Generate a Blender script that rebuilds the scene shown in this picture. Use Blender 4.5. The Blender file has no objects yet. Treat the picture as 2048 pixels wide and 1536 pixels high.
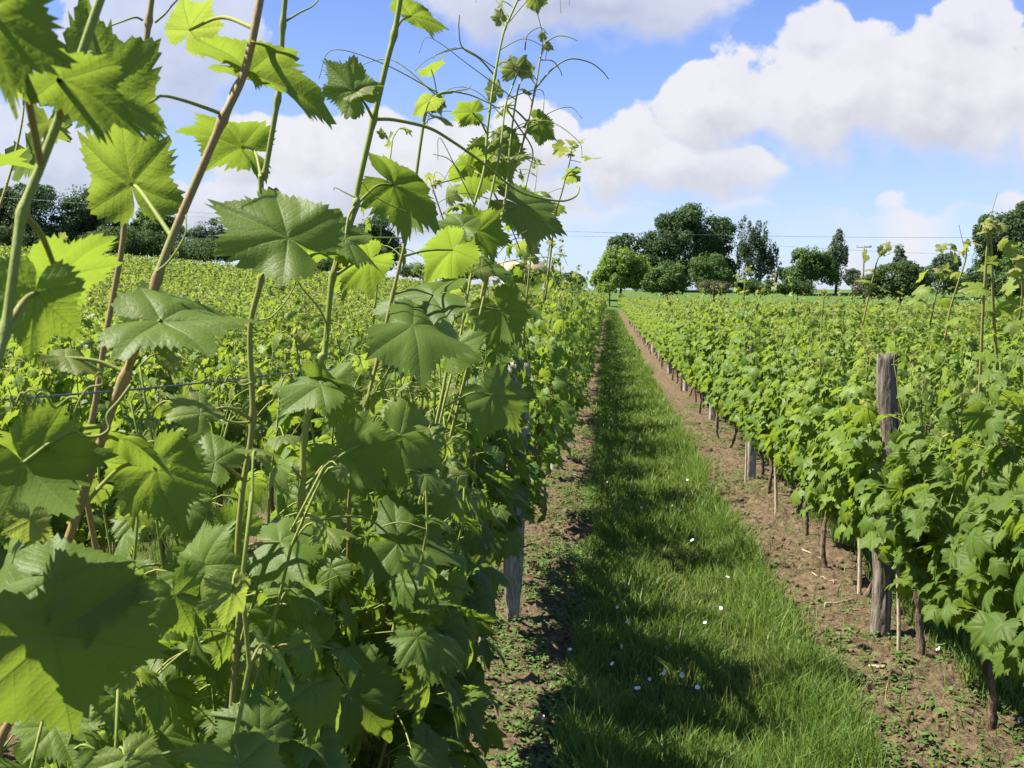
import bpy, math, random
import numpy as np
from mathutils import Vector

# ------------------------------------------------------------------ camera
C = bpy.context.scene.collection
SC = bpy.context.scene
F_PX, W_PX, H_PX = 2000.0, 2048.0, 1536.0
CAM = np.array([0.0, 0.0, 1.6])
PITCH = math.atan((768 - 605) / F_PX)
YAW = math.atan((1215 - 1024) / F_PX * math.cos(PITCH))
cd = bpy.data.cameras.new('camera')
cam = bpy.data.objects.new('camera', cd)
C.objects.link(cam)
cam.location = CAM
cam.rotation_euler = (math.pi / 2 - PITCH, 0, YAW)
cd.sensor_width = 36
cd.lens = 36 * F_PX / W_PX
cd.clip_start, cd.clip_end = 0.02, 3000
cd.dof.use_dof = True
cd.dof.focus_distance = 2.6
cd.dof.aperture_fstop = 26
SC.camera = cam
_r = np.array([math.cos(YAW), math.sin(YAW), 0])
_f = np.array([-math.sin(YAW) * math.cos(PITCH), math.cos(YAW) * math.cos(PITCH), -math.sin(PITCH)])
_u = np.cross(_r, _f)


def ray(px, py):
    return _f + _r * (px - 1024) / F_PX + _u * (768 - py) / F_PX


def at(px, py, d):
    """point seen at photo pixel (px, py), d metres along the rows"""
    v = ray(px, py)
    return CAM + v * (d / v[1])


# ------------------------------------------------------------------ light
SUN_EL, SUN_AZ = math.radians(52), math.radians(-3)   # sun over the left row, a little ahead
SUNV = Vector((-math.cos(SUN_EL) * math.cos(SUN_AZ), math.cos(SUN_EL) * math.sin(SUN_AZ), math.sin(SUN_EL)))
sd = bpy.data.lights.new('sun', 'SUN')
sun = bpy.data.objects.new('sun', sd)
C.objects.link(sun)
sd.energy, sd.angle, sd.color = 5.0, math.radians(0.5), (1.0, 0.95, 0.86)
sun.rotation_euler = SUNV.to_track_quat('Z', 'Y').to_euler()
SC.view_settings.view_transform = 'Standard'
SC.view_settings.look = 'None'
EXPO = 1.5
SC.view_settings.exposure = EXPO
SC.view_settings.gamma = 1.0
SC.view_settings.use_curve_mapping = False
SC.cycles.max_bounces = 7
SC.cycles.diffuse_bounces = 4
SC.cycles.transmission_bounces = 4
SC.cycles.glossy_bounces = 2
SKY_K = 0.1        # strength of the sky in the world

world = bpy.data.worlds.new('World')
SC.world = world
world.use_nodes = True


class NT:
    """tiny node helper"""

    def __init__(s, tree):
        s.t = tree
        tree.nodes.clear()

    def n(s, typ, **kw):
        nd = s.t.nodes.new(typ)
        for k, v in kw.items():
            setattr(nd, k, v)
        return nd

    def put(s, sock, v):
        if v is None:
            return
        if isinstance(v, bpy.types.NodeSocket):
            s.t.links.new(v, sock)
        else:
            if sock.type == 'RGBA' and not isinstance(v, (int, float)) and len(v) == 3:
                v = (*v, 1)
            sock.default_value = v

    def m(s, op, a, b=None, c=None, clamp=False):
        nd = s.n('ShaderNodeMath', operation=op, use_clamp=clamp)
        for i, v in enumerate((a, b, c)):
            s.put(nd.inputs[i], v)
        return nd.outputs[0]

    def ss(s, v, a, b):
        nd = s.n('ShaderNodeMapRange', interpolation_type='SMOOTHSTEP')
        s.put(nd.inputs[0], v)
        s.put(nd.inputs[1], a)
        s.put(nd.inputs[2], b)
        return nd.outputs[0]

    def mix(s, f, a, b, mode='MIX'):
        nd = s.n('ShaderNodeMix', data_type='RGBA', blend_type=mode)
        s.put(nd.inputs[0], f)
        s.put(nd.inputs[6], a)
        s.put(nd.inputs[7], b)
        return nd.outputs[2]

    def fmix(s, f, a, b):
        nd = s.n('ShaderNodeMix', data_type='FLOAT')
        s.put(nd.inputs[0], f)
        s.put(nd.inputs[2], a)
        s.put(nd.inputs[3], b)
        return nd.outputs[0]

    def xyz(s, x, y, z):
        nd = s.n('ShaderNodeCombineXYZ')
        for i, v in enumerate((x, y, z)):
            s.put(nd.inputs[i], v)
        return nd.outputs[0]

    def sep(s, v):
        nd = s.n('ShaderNodeSeparateXYZ')
        s.put(nd.inputs[0], v)
        return nd.outputs

    def noise(s, vec, scale, detail=4, rough=0.5, out=0, dist=0.0):
        nd = s.n('ShaderNodeTexNoise')
        s.put(nd.inputs['Vector'], vec)
        nd.inputs['Scale'].default_value = scale
        nd.inputs['Detail'].default_value = detail
        nd.inputs['Roughness'].default_value = rough
        nd.inputs['Distortion'].default_value = dist
        return nd.outputs[out]

    def attr(s, name):
        return s.n('ShaderNodeAttribute', attribute_name=name).outputs['Fac']


def build_world():
    w = NT(world.node_tree)
    sky = w.n('ShaderNodeTexSky', sky_type='NISHITA', sun_disc=False, sun_elevation=SUN_EL,
              sun_rotation=math.atan2(SUNV.x, SUNV.y), altitude=100)
    sky.air_density, sky.dust_density, sky.ozone_density = 1.0, 0.6, 2.0
    d = w.sep(w.n('ShaderNodeTexCoord').outputs['Generated'])
    dy = w.m('MAXIMUM', d[1], 0.08)
    u = w.m('DIVIDE', d[0], dy)
    v = w.m('DIVIDE', d[2], dy)
    uv = w.xyz(u, v, 0)
    warp = w.n('ShaderNodeVectorMath', operation='MULTIPLY_ADD')
    nz = w.noise(uv, 9, 3, 0.55, 1)
    nc = w.n('ShaderNodeVectorMath', operation='SUBTRACT')
    w.put(nc.inputs[0], nz)
    nc.inputs[1].default_value = (.5, .5, .5)
    w.put(warp.inputs[0], nc.outputs[0])
    warp.inputs[1].default_value = (0.085, 0.07, 0)
    w.put(warp.inputs[2], uv)
    wp = w.sep(warp.outputs[0])
    wu, wv = wp[0], wp[1]
    # cloud bodies: centre and half sizes on the photo, then a base softness, opacity and greyness
    cl = [(1420, 225, 150, 105, 1, 0), (1640, 195, 240, 150, 1, 0), (1900, 205, 280, 150, 1, .1), (1945, 75, 95, 85, .95, 0),
          (1625, 75, 75, 70, .95, 0), (1245, 330, 140, 105, 1, 0), (1400, 355, 210, 75, .95, .15),
          (505, 300, 140, 95, 1, 0), (640, 330, 140, 90, 1, 0), (765, 325, 130, 100, 1, 0), (900, 340, 150, 95, 1, .05),
          (1055, 300, 120, 110, 1, 0), (700, 420, 620, 95, .85, .35), (1812, 487, 110, 92, 1, -.6), (1680, 515, 130, 85, 1, -.5),
          (1590, 520, 80, 45, .85, .1), (1160, 10, 330, 100, .8, .45), (300, 110, 260, 200, .72, .42), (2050, 430, 60, 40, .9, 0),
          (80, 330, 220, 130, .8, .4), (1020, 560, 600, 60, .5, .2), (1500, 500, 900, 90, .12, .1), (2330, 260, 380, 190, .95, .1),
          (-400, 250, 420, 160, .9, .2)]
    best = h = op = gr = None
    for cx, cy, a, b, o, g in cl:
        r0 = ray(cx, cy)
        u0, v0 = r0[0] / r0[1], r0[2] / r0[1]
        du = w.m('MULTIPLY_ADD', wu, F_PX / a, -u0 * F_PX / a)
        dv = w.m('MULTIPLY_ADD', wv, F_PX / b, -v0 * F_PX / b)
        e = w.m('SUBTRACT', 1.0, w.m('SQRT', w.m('ADD', w.m('MULTIPLY', du, du), w.m('MULTIPLY', dv, dv))))
        e = w.m('MULTIPLY', e, min(1.0, b / 90))
        if best is None:
            best, h, op, gr = e, dv, o, g
            continue
        k = w.m('MULTIPLY_ADD', w.m('SUBTRACT', e, best), 1.8, 0.5, clamp=True)
        h, op, gr = w.fmix(k, h, dv), w.fmix(k, op, o), w.fmix(k, gr, g)
        best = w.m('MAXIMUM', best, e)
    f1 = w.noise(uv, 16, 9, 0.56)
    off = w.n('ShaderNodeVectorMath', operation='ADD')
    w.put(off.inputs[0], uv)
    off.inputs[1].default_value = (-0.012, 0.016, 0)
    f2 = w.noise(off.outputs[0], 16, 5, 0.56)
    fld = w.m('ADD', best, w.m('MULTIPLY', w.m('SUBTRACT', f1, 0.5), 1.25))
    lowsoft = w.ss(h, 0.3, -0.7)                    # bases are softer than tops
    alpha = w.ss(fld, 0.0, w.m('MULTIPLY_ADD', lowsoft, 0.5, 0.13))
    alpha = w.m('MULTIPLY', alpha, op)
    lit = w.m('MULTIPLY_ADD', w.m('SUBTRACT', f1, f2), 1.6, 0.0)
    shade = w.m('ADD', w.m('MULTIPLY', w.ss(h, 0.4, -0.95), 0.85), gr)
    shade = w.m('SUBTRACT', shade, lit, clamp=True)
    thick = w.ss(fld, 0.1, 0.9)
    shade = w.m('MULTIPLY', shade, w.m('MULTIPLY_ADD', thick, 0.5, 0.5))
    e = 1 / SKY_K / 2 ** EXPO
    ccol = w.mix(shade, (0.87 * e, 0.87 * e, 0.93 * e), (0.53 * e, 0.56 * e, 0.66 * e))
    hsv = w.n('ShaderNodeHueSaturation')
    hsv.inputs['Hue'].default_value = 0.535
    hsv.inputs['Saturation'].default_value = 1.08
    hsv.inputs['Value'].default_value = 1.0
    w.put(hsv.inputs['Color'], sky.outputs[0])
    ramp = w.n('ShaderNodeValToRGB')
    stops = [(0.0, (.50, .63, .92)), (.11, (.40, .58, .93)), (.22, (.255, .46, .90)), (.33, (.145, .32, .82)), (.8, (.08, .21, .62))]
    while len(ramp.color_ramp.elements) < len(stops):
        ramp.color_ramp.elements.new(.5)
    for el, (p_, c_) in zip(ramp.color_ramp.elements, stops):
        el.position = p_
        el.color = (*[q * e * .2 for q in c_], 1)
    w.put(ramp.inputs[0], w.m('DIVIDE', d[2], w.m('SQRT', w.m('SUBTRACT', 1.0, w.m('MULTIPLY', d[2], w.m('MULTIPLY', d[2], .98))))))
    grad = w.mix(1.0, ramp.outputs[0], (5, 5, 5), 'MULTIPLY')
    col = w.mix(0.75, hsv.outputs[0], grad)
    col = w.mix(alpha, col, ccol)
    bg = w.n('ShaderNodeBackground')
    w.put(bg.inputs[0], col)
    bg.inputs[1].default_value = SKY_K
    out = w.n('ShaderNodeOutputWorld')
    w.t.links.new(bg.outputs[0], out.inputs[0])


build_world()

# ------------------------------------------------------------------ helpers
rng = np.random.default_rng(11)


def fbm(x, y, sc, octv=4, seed=0):
    """value noise in numpy"""
    x = np.asarray(x, float) * sc
    y = np.asarray(y, float) * sc
    tot = np.zeros(np.broadcast(x, y).shape)
    amp, norm = 1.0, 0.0
    for o in range(octv):
        xi, yi = np.floor(x), np.floor(y)
        fx, fy = x - xi, y - yi
        fx, fy = fx * fx * (3 - 2 * fx), fy * fy * (3 - 2 * fy)

        def hsh(a, b):
            s = np.sin(a * 127.1 + b * 311.7 + (seed + o) * 74.7) * 43758.5453
            return s - np.floor(s)
        tot = tot + amp * ((hsh(xi, yi) * (1 - fx) + hsh(xi + 1, yi) * fx) * (1 - fy) +
                           (hsh(xi, yi + 1) * (1 - fx) + hsh(xi + 1, yi + 1) * fx) * fy)
        norm += amp
        amp *= 0.5
        x, y = x * 2.03, y * 2.03
    return tot / norm


def sstep(t):
    t = np.clip(t, 0, 1)
    return t * t * (3 - 2 * t)


def gz(x, y):
    """height of the land: level here, rising to a low crest ahead, more on the west side"""
    s = sstep((np.asarray(y, float) - 12) / 118)
    v = np.maximum(1.0 - 0.1 * np.clip(x, -62, 70), 0.15)
    return s * v + sstep((np.asarray(y, float) - 94) / 42) * np.clip(3.3 - v, 0, None)


def unit(v):
    v = np.asarray(v, float)
    return v / np.maximum(np.linalg.norm(v, axis=-1, keepdims=True), 1e-9)


class Geo:
    """collects triangles with material index, tint, young and corner uv; builds ONE mesh object"""

    def __init__(s):
        s.v, s.f, s.mi, s.ti, s.yo, s.uv, s.n = [], [], [], [], [], [], 0

    def add(s, v, f, mat=0, tint=0.5, young=0.0, uv=None):
        v = np.asarray(v, float).reshape(-1, 3)
        f = np.asarray(f, np.int64).reshape(-1, 3)
        s.v.append(v)
        s.f.append(f + s.n)
        s.mi.append(np.full(len(f), mat, np.int32))
        s.ti.append(np.broadcast_to(np.asarray(tint, float), (len(v),)))
        s.yo.append(np.broadcast_to(np.asarray(young, float), (len(v),)))
        s.uv.append(np.zeros((len(f) * 3, 2)) + 9 if uv is None else uv)
        s.n += len(v)

    def inst(s, tpl, M, pos, tint, young, mat=0):
        """N copies of a template; M (N,3,3) columns = axes times scale"""
        if len(pos) == 0:
            return
        v, f, uv = tpl
        N, V = len(pos), len(v)
        vv = np.einsum('nij,vj->nvi', M, v) + np.asarray(pos)[:, None, :]
        ff = f[None] + (np.arange(N) * V)[:, None, None]
        s.add(vv.reshape(-1, 3), ff.reshape(-1, 3), mat, np.repeat(tint, V), np.repeat(young, V), np.tile(uv, (N, 1)))

    def tube(s, pts, rad, sides=6, mat=0, tint=0.5, young=0.0, cap=True):
        pts = np.asarray(pts, float)
        n = len(pts)
        rad = np.broadcast_to(np.asarray(rad, float), (n,))
        tg = unit(np.gradient(pts, axis=0))
        ref = np.array([0.13, 0.97, 0.2]) if abs(tg[0][1]) < 0.8 else np.array([0.97, 0.1, 0.2])
        a = np.zeros((n, 3))
        a[0] = unit(np.cross(tg[0], ref))
        for i in range(1, n):
            p = a[i - 1] - tg[i] * np.dot(a[i - 1], tg[i])
            a[i] = unit(p)
        b = np.cross(tg, a)
        th = np.arange(sides) * 2 * math.pi / sides
        ring = pts[:, None] + rad[:, None, None] * (np.cos(th)[None, :, None] * a[:, None] + np.sin(th)[None, :, None] * b[:, None])
        V = ring.reshape(-1, 3)
        i = np.arange(n - 1)[:, None] * sides
        j = np.arange(sides)[None]
        k = (j + 1) % sides
        q = np.stack([i + j, i + k, i + sides + k, i + sides + j], -1).reshape(-1, 4)
        F = np.concatenate([q[:, [0, 1, 2]], q[:, [0, 2, 3]]])
        if cap:
            V = np.concatenate([V, pts[:1], pts[-1:]])
            c0, c1 = n * sides, n * sides + 1
            jj = np.arange(sides)
            F = np.concatenate([F, np.stack([np.full(sides, c0), (jj + 1) % sides, jj], -1),
                                np.stack([np.full(sides, c1), (n - 1) * sides + jj, (n - 1) * sides + (jj + 1) % sides], -1)])
        yy = np.repeat(np.broadcast_to(np.asarray(young, float), (n,)), sides)
        if cap:
            yy = np.concatenate([yy, yy[:1], yy[-1:]])
        s.add(V, F, mat, tint, yy)

    def mesh(s, name, mats, smooth=True):
        me = bpy.data.meshes.new(name)
        if s.n:
            v, f = np.concatenate(s.v), np.concatenate(s.f)
            me.vertices.add(len(v))
            me.vertices.foreach_set('co', v.astype(np.float32).ravel())
            me.loops.add(f.size)
            me.loops.foreach_set('vertex_index', f.astype(np.int32).ravel())
            me.polygons.add(len(f))
            me.polygons.foreach_set('loop_start', (np.arange(len(f)) * 3).astype(np.int32))
            me.polygons.foreach_set('loop_total', np.full(len(f), 3, np.int32))
            me.polygons.foreach_set('material_index', np.concatenate(s.mi))
            if smooth:
                me.polygons.foreach_set('use_smooth', np.ones(len(f), bool))
            uvl = me.uv_layers.new(name='UVMap')
            uvl.data.foreach_set('uv', np.concatenate(s.uv).astype(np.float32).ravel())
            for nm, arr in (('tint', s.ti), ('young', s.yo)):
                at_ = me.attributes.new(nm, 'FLOAT', 'POINT')
                at_.data.foreach_set('value', np.concatenate(arr).astype(np.float32))
            me.update(calc_edges=True)
        for mt in mats:
            me.materials.append(mt)
        return me


def link(name, me, parent=None, loc=None):
    o = bpy.data.objects.new(name, me)
    C.objects.link(o)
    if loc is not None:
        o.location = loc
    if parent is not None:
        o.parent = parent
    return o


def empty(name, loc):
    o = bpy.data.objects.new(name, None)
    o.empty_display_size = 0.1
    C.objects.link(o)
    o.location = loc
    return o


def tag(o, label=None, cat=None, group=None, kind=None):
    for k, v in (('label', label), ('category', cat), ('group', group), ('kind', kind)):
        if v:
            o[k] = v
    return o


def smooth_path(pts, step=6):
    """Catmull-Rom through control points"""
    p = np.asarray(pts, float)
    p = np.concatenate([2 * p[:1] - p[1:2], p, 2 * p[-1:] - p[-2:-1]])
    t = np.linspace(0, 1, step, endpoint=False)[:, None]
    out = []
    for i in range(1, len(p) - 2):
        a, b, c, d = p[i - 1], p[i], p[i + 1], p[i + 2]
        out.append(0.5 * (2 * b + (c - a) * t + (2 * a - 5 * b + 4 * c - d) * t ** 2 + (3 * b - a - 3 * c + d) * t ** 3))
    out.append(p[-2:-1])
    return np.concatenate(out)


# ------------------------------------------------------------------ materials
def new_mat(name):
    m = bpy.data.materials.new(name)
    m.use_nodes = True
    return m, NT(m.node_tree)


def finish(w, shader, disp=None):
    o = w.n('ShaderNodeOutputMaterial')
    w.t.links.new(shader, o.inputs[0])


def bump(w, h, strength, dist):
    b = w.n('ShaderNodeBump')
    b.inputs['Strength'].default_value = strength
    b.inputs['Distance'].default_value = dist
    w.put(b.inputs['Height'], h)
    return b.outputs[0]


def principled(w, col, rough, spec=0.4, normal=None):
    p = w.n('ShaderNodeBsdfPrincipled')
    w.put(p.inputs['Base Color'], col)
    w.put(p.inputs['Roughness'], rough)
    w.put(p.inputs['Specular IOR Level'], spec)
    if normal is not None:
        w.put(p.inputs['Normal'], normal)
    return p


def leaf_mat(name, dark, light, glow, veins=False, tfac=0.42, young_col=(0.30, 0.27, 0.10), rough=0.5):
    """plant leaf: glossy top, dull paler underside, light coming through; tint and young vary per leaf"""
    m, w = new_mat(name)
    tint, young = w.attr('tint'), w.attr('young')
    rnd = w.n('ShaderNodeObjectInfo').outputs['Random']
    geo = w.n('ShaderNodeNewGeometry')
    pos = geo.outputs['Position']
    t = w.m('ADD', w.m('MULTIPLY', tint, 0.85), w.m('MULTIPLY_ADD', rnd, 0.2, -0.02), clamp=True)
    base = w.mix(t, dark, light)
    tr = w.mix(t, [c * 0.72 for c in glow], glow)
    base = w.mix(w.m('MULTIPLY', young, 0.8), base, young_col)
    tr = w.mix(w.m('MULTIPLY', young, 0.6), tr, (0.48, 0.46, 0.12))
    under = geo.outputs['Backfacing']
    base = w.mix(w.m('MULTIPLY', under, 0.5), base, (0.125, 0.195, 0.035))
    nrm = None
    if veins:
        uv = w.sep(w.n('ShaderNodeUVMap', uv_map='UVMap').outputs[0])
        tt, p = uv[0], uv[1]
        wid = w.m('MULTIPLY_ADD', tt, -0.012, 0.0125)
        wid = w.m('MAXIMUM', wid, 0.004)
        main = w.m('SUBTRACT', 1.0, w.ss(w.m('DIVIDE', p, wid), 0.5, 1.2))
        # side veins leave the main vein at an angle
        q = w.m('MULTIPLY', w.m('SUBTRACT', tt, w.m('MULTIPLY', p, 0.9)), 11.0)
        fr = w.m('ABSOLUTE', w.m('SUBTRACT', w.m('FRACT', q), 0.5))
        side = w.m('SUBTRACT', 1.0, w.ss(fr, 0.015, 0.07))
        side = w.m('MULTIPLY', side, w.ss(p, 0.22, 0.02))
        vein = w.m('MAXIMUM', main, w.m('MULTIPLY', side, 0.4))
        base = w.mix(w.m('MULTIPLY', vein, 0.5), base, (0.2, 0.27, 0.07))
        tr = w.mix(w.m('MULTIPLY', vein, 0.55), tr, (0.10, 0.17, 0.02))
        vec = w.xyz(tt, w.m('MULTIPLY', p, 1.0), tint)
        crk = w.n('ShaderNodeTexVoronoi', feature='DISTANCE_TO_EDGE')
        w.put(crk.inputs['Vector'], pos)
        crk.inputs['Scale'].default_value = 190
        quilt = w.m('MULTIPLY', w.ss(crk.outputs[0], 0.0, 0.25), 0.35)
        puff = w.m('MULTIPLY', fr, -1.0)
        hgt = w.m('ADD', w.m('MULTIPLY', vein, -0.8), w.m('ADD', quilt, w.m('MULTIPLY', w.ss(fr, 0.0, 0.3), 0.3)))
        hgt = w.m('MULTIPLY', hgt, w.m('MULTIPLY_ADD', under, -1.8, 1.0))
        nrm = bump(w, hgt, 0.4, 0.0008)
        mott = w.noise(pos, 60, 3, 0.6)
        base = w.mix(w.m('MULTIPLY', mott, 0.5), base, [c * 0.62 for c in light])
        spot = w.ss(w.noise(pos, 33, 2, 0.5), 0.70, 0.76)
        base = w.mix(w.m('MULTIPLY', spot, 0.5), base, (0.16, 0.12, 0.03))
    rg = w.fmix(under, rough, 0.75)
    p = principled(w, base, rg, w.fmix(under, 0.24, 0.1), nrm)
    tl = w.n('ShaderNodeBsdfTranslucent')
    w.put(tl.inputs[0], tr)
    if nrm is not None:
        w.put(tl.inputs['Normal'], nrm)
    mx = w.n('ShaderNodeMixShader')
    mx.inputs[0].default_value = tfac
    w.t.links.new(p.outputs[0], mx.inputs[1])
    w.t.links.new(tl.outputs[0], mx.inputs[2])
    finish(w, mx.outputs[0])
    return m


VLEAF = leaf_mat('vine_leaf', (0.058, 0.118, 0.020), (0.170, 0.242, 0.040), (0.265, 0.372, 0.034), veins=True, tfac=.5)
VLEAF_FAR = leaf_mat('vine_leaf_small', (0.072, 0.138, 0.020), (0.202, 0.280, 0.040), (0.285, 0.39, 0.034), tfac=.48)
GRASS = leaf_mat('grass_blade', (0.052, 0.110, 0.020), (0.165, 0.252, 0.048), (0.24, 0.36, 0.045), tfac=0.35,
                 young_col=(0.38, 0.33, 0.14), rough=0.5)
WEED = leaf_mat('weed_leaf', (0.055, 0.11, 0.022), (0.13, 0.2, 0.045), (0.2, 0.3, 0.03), tfac=0.3, rough=0.6)


def stem_mat():
    m, w = new_mat('vine_shoot')
    pos = w.n('ShaderNodeNewGeometry').outputs['Position']
    young, tint = w.attr('young'), w.attr('tint')
    x = w.sep(pos)
    st = w.noise(w.xyz(w.m('MULTIPLY', x[0], 900), w.m('MULTIPLY', x[1], 900), w.m('MULTIPLY', x[2], 40)), 1, 3, 0.6)
    blot = w.noise(pos, 28, 3, 0.55)
    brown = w.mix(st, (0.17, 0.088, 0.034), (0.36, 0.235, 0.12))
    brown = w.mix(w.ss(blot, 0.5, 0.7), brown, (0.19, 0.2, 0.06))
    green = w.mix(st, (0.14, 0.19, 0.026), (0.25, 0.30, 0.06))
    col = w.mix(young, brown, green)
    finish(w, principled(w, col, 0.62, 0.22, bump(w, st, 0.5, 0.0008)).outputs[0])
    return m


def bark_mat(name, c0, c1, scale=1.0, green=0.0):
    m, w = new_mat(name)
    x = w.sep(w.n('ShaderNodeTexCoord').outputs['Object'])
    vec = w.xyz(w.m('MULTIPLY', x[0], 60 * scale), w.m('MULTIPLY', x[1], 60 * scale), w.m('MULTIPLY', x[2], 9 * scale))
    n1 = w.noise(vec, 1, 6, 0.65, dist=0.6)
    n2 = w.noise(w.xyz(*[w.m('MULTIPLY', x[i], 14 * scale) for i in range(3)]), 1, 4, 0.6)
    col = w.mix(w.ss(n1, 0.32, 0.68), c0, c1)
    col = w.mix(w.m('MULTIPLY', w.ss(n2, 0.5, 0.72), 0.5), col, [(a + b) * 0.62 for a, b in zip(c0, c1)])
    if green:
        col = w.mix(w.m('MULTIPLY', w.ss(n2, 0.45, 0.3), green), col, (0.10, 0.13, 0.04))
    finish(w, principled(w, col, 0.9, 0.15, bump(w, n1, 1.0, 0.012 / scale)).outputs[0])
    return m


STEM = stem_mat()
VTRUNK = bark_mat('vine_trunk_bark', (0.055, 0.035, 0.024), (0.21, 0.145, 0.10))
POSTBARK = bark_mat('post_bark', (0.050, 0.038, 0.029), (0.235, 0.195, 0.155), 0.9)
POSTGREY = bark_mat('weathered_post_wood', (0.16, 0.14, 0.12), (0.42, 0.39, 0.35), 1.2)
TREEBARK = bark_mat('tree_bark', (0.03, 0.025, 0.02), (0.11, 0.09, 0.07), 0.3)
STAKE = bark_mat('stake_wood', (0.22, 0.17, 0.10), (0.46, 0.38, 0.26), 2.0)


def flat_mat(name, col, rough=0.6, spec=0.3, metal=0.0, var=0.25, sc=20):
    m, w = new_mat(name)
    n = w.noise(w.n('ShaderNodeTexCoord').outputs['Object'], sc, 4, 0.6)
    p = principled(w, w.mix(n, [c * (1 - var) for c in col], [min(1, c * (1 + var)) for c in col]), rough, spec)
    p.inputs['Metallic'].default_value = metal
    finish(w, p.outputs[0])
    return m


WIRE = flat_mat('galvanised_wire', (0.16, 0.18, 0.19), 0.5, 0.4, 0.6)
PETAL = flat_mat('bindweed_petal', (0.74, 0.72, 0.75), 0.55, 0.3, var=0.06)
PETALC = flat_mat('bindweed_throat', (0.72, 0.7, 0.35), 0.6)
DRYLEAF = flat_mat('dry_leaf', (0.27, 0.17, 0.085), 0.8, var=0.4, sc=60)
WALLW = flat_mat('house_render', (0.62, 0.58, 0.52), 0.85, var=0.1, sc=3)
TILE = flat_mat('roof_tile', (0.36, 0.25, 0.19), 0.85, var=0.3, sc=5)
GLASS = flat_mat('window_glass', (0.05, 0.06, 0.08), 0.1, 0.6)
SHUT = flat_mat('shutter_paint', (0.2, 0.25, 0.28), 0.6)


def ground_mat():
    m, w = new_mat('vineyard_soil')
    pos = w.n('ShaderNodeNewGeometry').outputs['Position']
    x = w.sep(pos)
    big = w.noise(pos, 1.3, 4, 0.6)
    fine = w.noise(pos, 26, 6, 0.62)
    crumb = w.noise(pos, 95, 4, 0.7)
    col = w.mix(w.ss(fine, 0.3, 0.72), (0.078, 0.054, 0.030), (0.212, 0.154, 0.090))
    col = w.mix(w.m('MULTIPLY', w.ss(crumb, 0.55, 0.8), 0.6), col, (0.29, 0.225, 0.145))
    col = w.mix(w.m('MULTIPLY', w.ss(big, 0.5, 0.68), 0.28), col, (0.105, 0.085, 0.045))
    # grass alleys between the rows: rows every 1.76 m
    al = w.m('FRACT', w.m('DIVIDE', w.m('ADD', x[0], 0.48 + 1.76 * 50), 1.76))
    edge = w.m('MULTIPLY', w.m('SUBTRACT', w.noise(pos, 4, 3, 0.6), 0.5), 0.22)
    al = w.m('ADD', w.m('ABSOLUTE', w.m('SUBTRACT', al, 0.505)), edge)
    alley = w.ss(al, 0.33, 0.27)
    gcol = w.mix(fine, (0.045, 0.055, 0.014), (0.10, 0.12, 0.03))
    col = w.mix(w.m('MULTIPLY', alley, 0.9), col, gcol)
    far = w.ss(x[1], 92, 104)
    mead = w.mix(w.noise(pos, 0.5, 5, 0.65), (0.05, 0.11, 0.02), (0.10, 0.17, 0.035))
    mead = w.mix(w.noise(pos, 14, 3, 0.7), mead, (0.075, 0.12, 0.03))
    col = w.mix(far, col, mead)
    h = w.m('ADD', fine, w.m('MULTIPLY', crumb, 0.45))
    finish(w, principled(w, col, 0.95, 0.1, bump(w, h, 1.0, 0.035)).outputs[0])
    return m


# ------------------------------------------------------------------ ground
def build_ground():
    def graded(segs):
        out = []
        for a, b, st in segs:
            out.append(np.arange(a, b - 1e-6, st))
        return np.concatenate(out + [np.array([segs[-1][1]])])
    xs = graded([(-400, -100, 50), (-100, -20, 8), (-20, -4, 1.0), (-4, -1.0, 0.1), (-1.0, 2.6, 0.025), (2.6, 4, 0.1), (4, 20, 1),
                 (20, 100, 8), (100, 400, 50)])
    ys = graded([(-30, -3, 3), (-3, 3, 0.2), (3, 9, 0.028), (9, 16, 0.09), (16, 40, 0.5), (40, 140, 3), (140, 900, 60)])
    X, Y = np.meshgrid(xs, ys)
    Z = gz(X, Y)
    al = np.abs(((X + 0.48 + 1.76 * 50) / 1.76) % 1 - 0.505)
    soil = sstep((al - 0.24) / 0.1) * (Y < 60)
    n1 = fbm(X, Y, 5, 4, 3)
    n2 = fbm(X, Y, 20, 3, 9)
    lump = np.clip(n2 - 0.5, 0, 1) ** 1.2 * 0.13
    near = np.exp(-np.clip(Y - 9, 0, None) / 5)
    Z = Z + soil * (0.035 * np.sin(np.clip((al - 0.24) / 0.26, 0, 1) * math.pi / 2) + (n1 - 0.5) * 0.05 + lump * near)
    ny, nx = X.shape
    i = (np.arange(ny - 1)[:, None] * nx + np.arange(nx - 1)[None]).ravel()
    F = np.concatenate([np.stack([i, i + 1, i + nx + 1], -1), np.stack([i, i + nx + 1, i + nx], -1)])
    g = Geo()
    g.add(np.stack([X, Y, Z], -1).reshape(-1, 3), F)
    o = link('ground', g.mesh('ground', [ground_mat()]))
    tag(o, 'brown crumbly vineyard soil rising to a green meadow', 'ground', kind='structure')


build_ground()

# ------------------------------------------------------------------ grape leaf templates
CTRL = np.array([(0, .66), (10, .55), (20, .50), (29, .44), (38, .50), (47, .57), (54, .61), (63, .53), (74, .48), (85, .425), (95, .455),
                 (104, .485), (112, .51), (125, .47), (140, .42), (155, .36), (168, .26), (178, .07)])
VEINS = np.radians([0, 54, 112])
SECT = [(0, 29, 1), (29, 54, -1), (54, 85, 1), (85, 112, -1), (112, 178, 1)]


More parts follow.
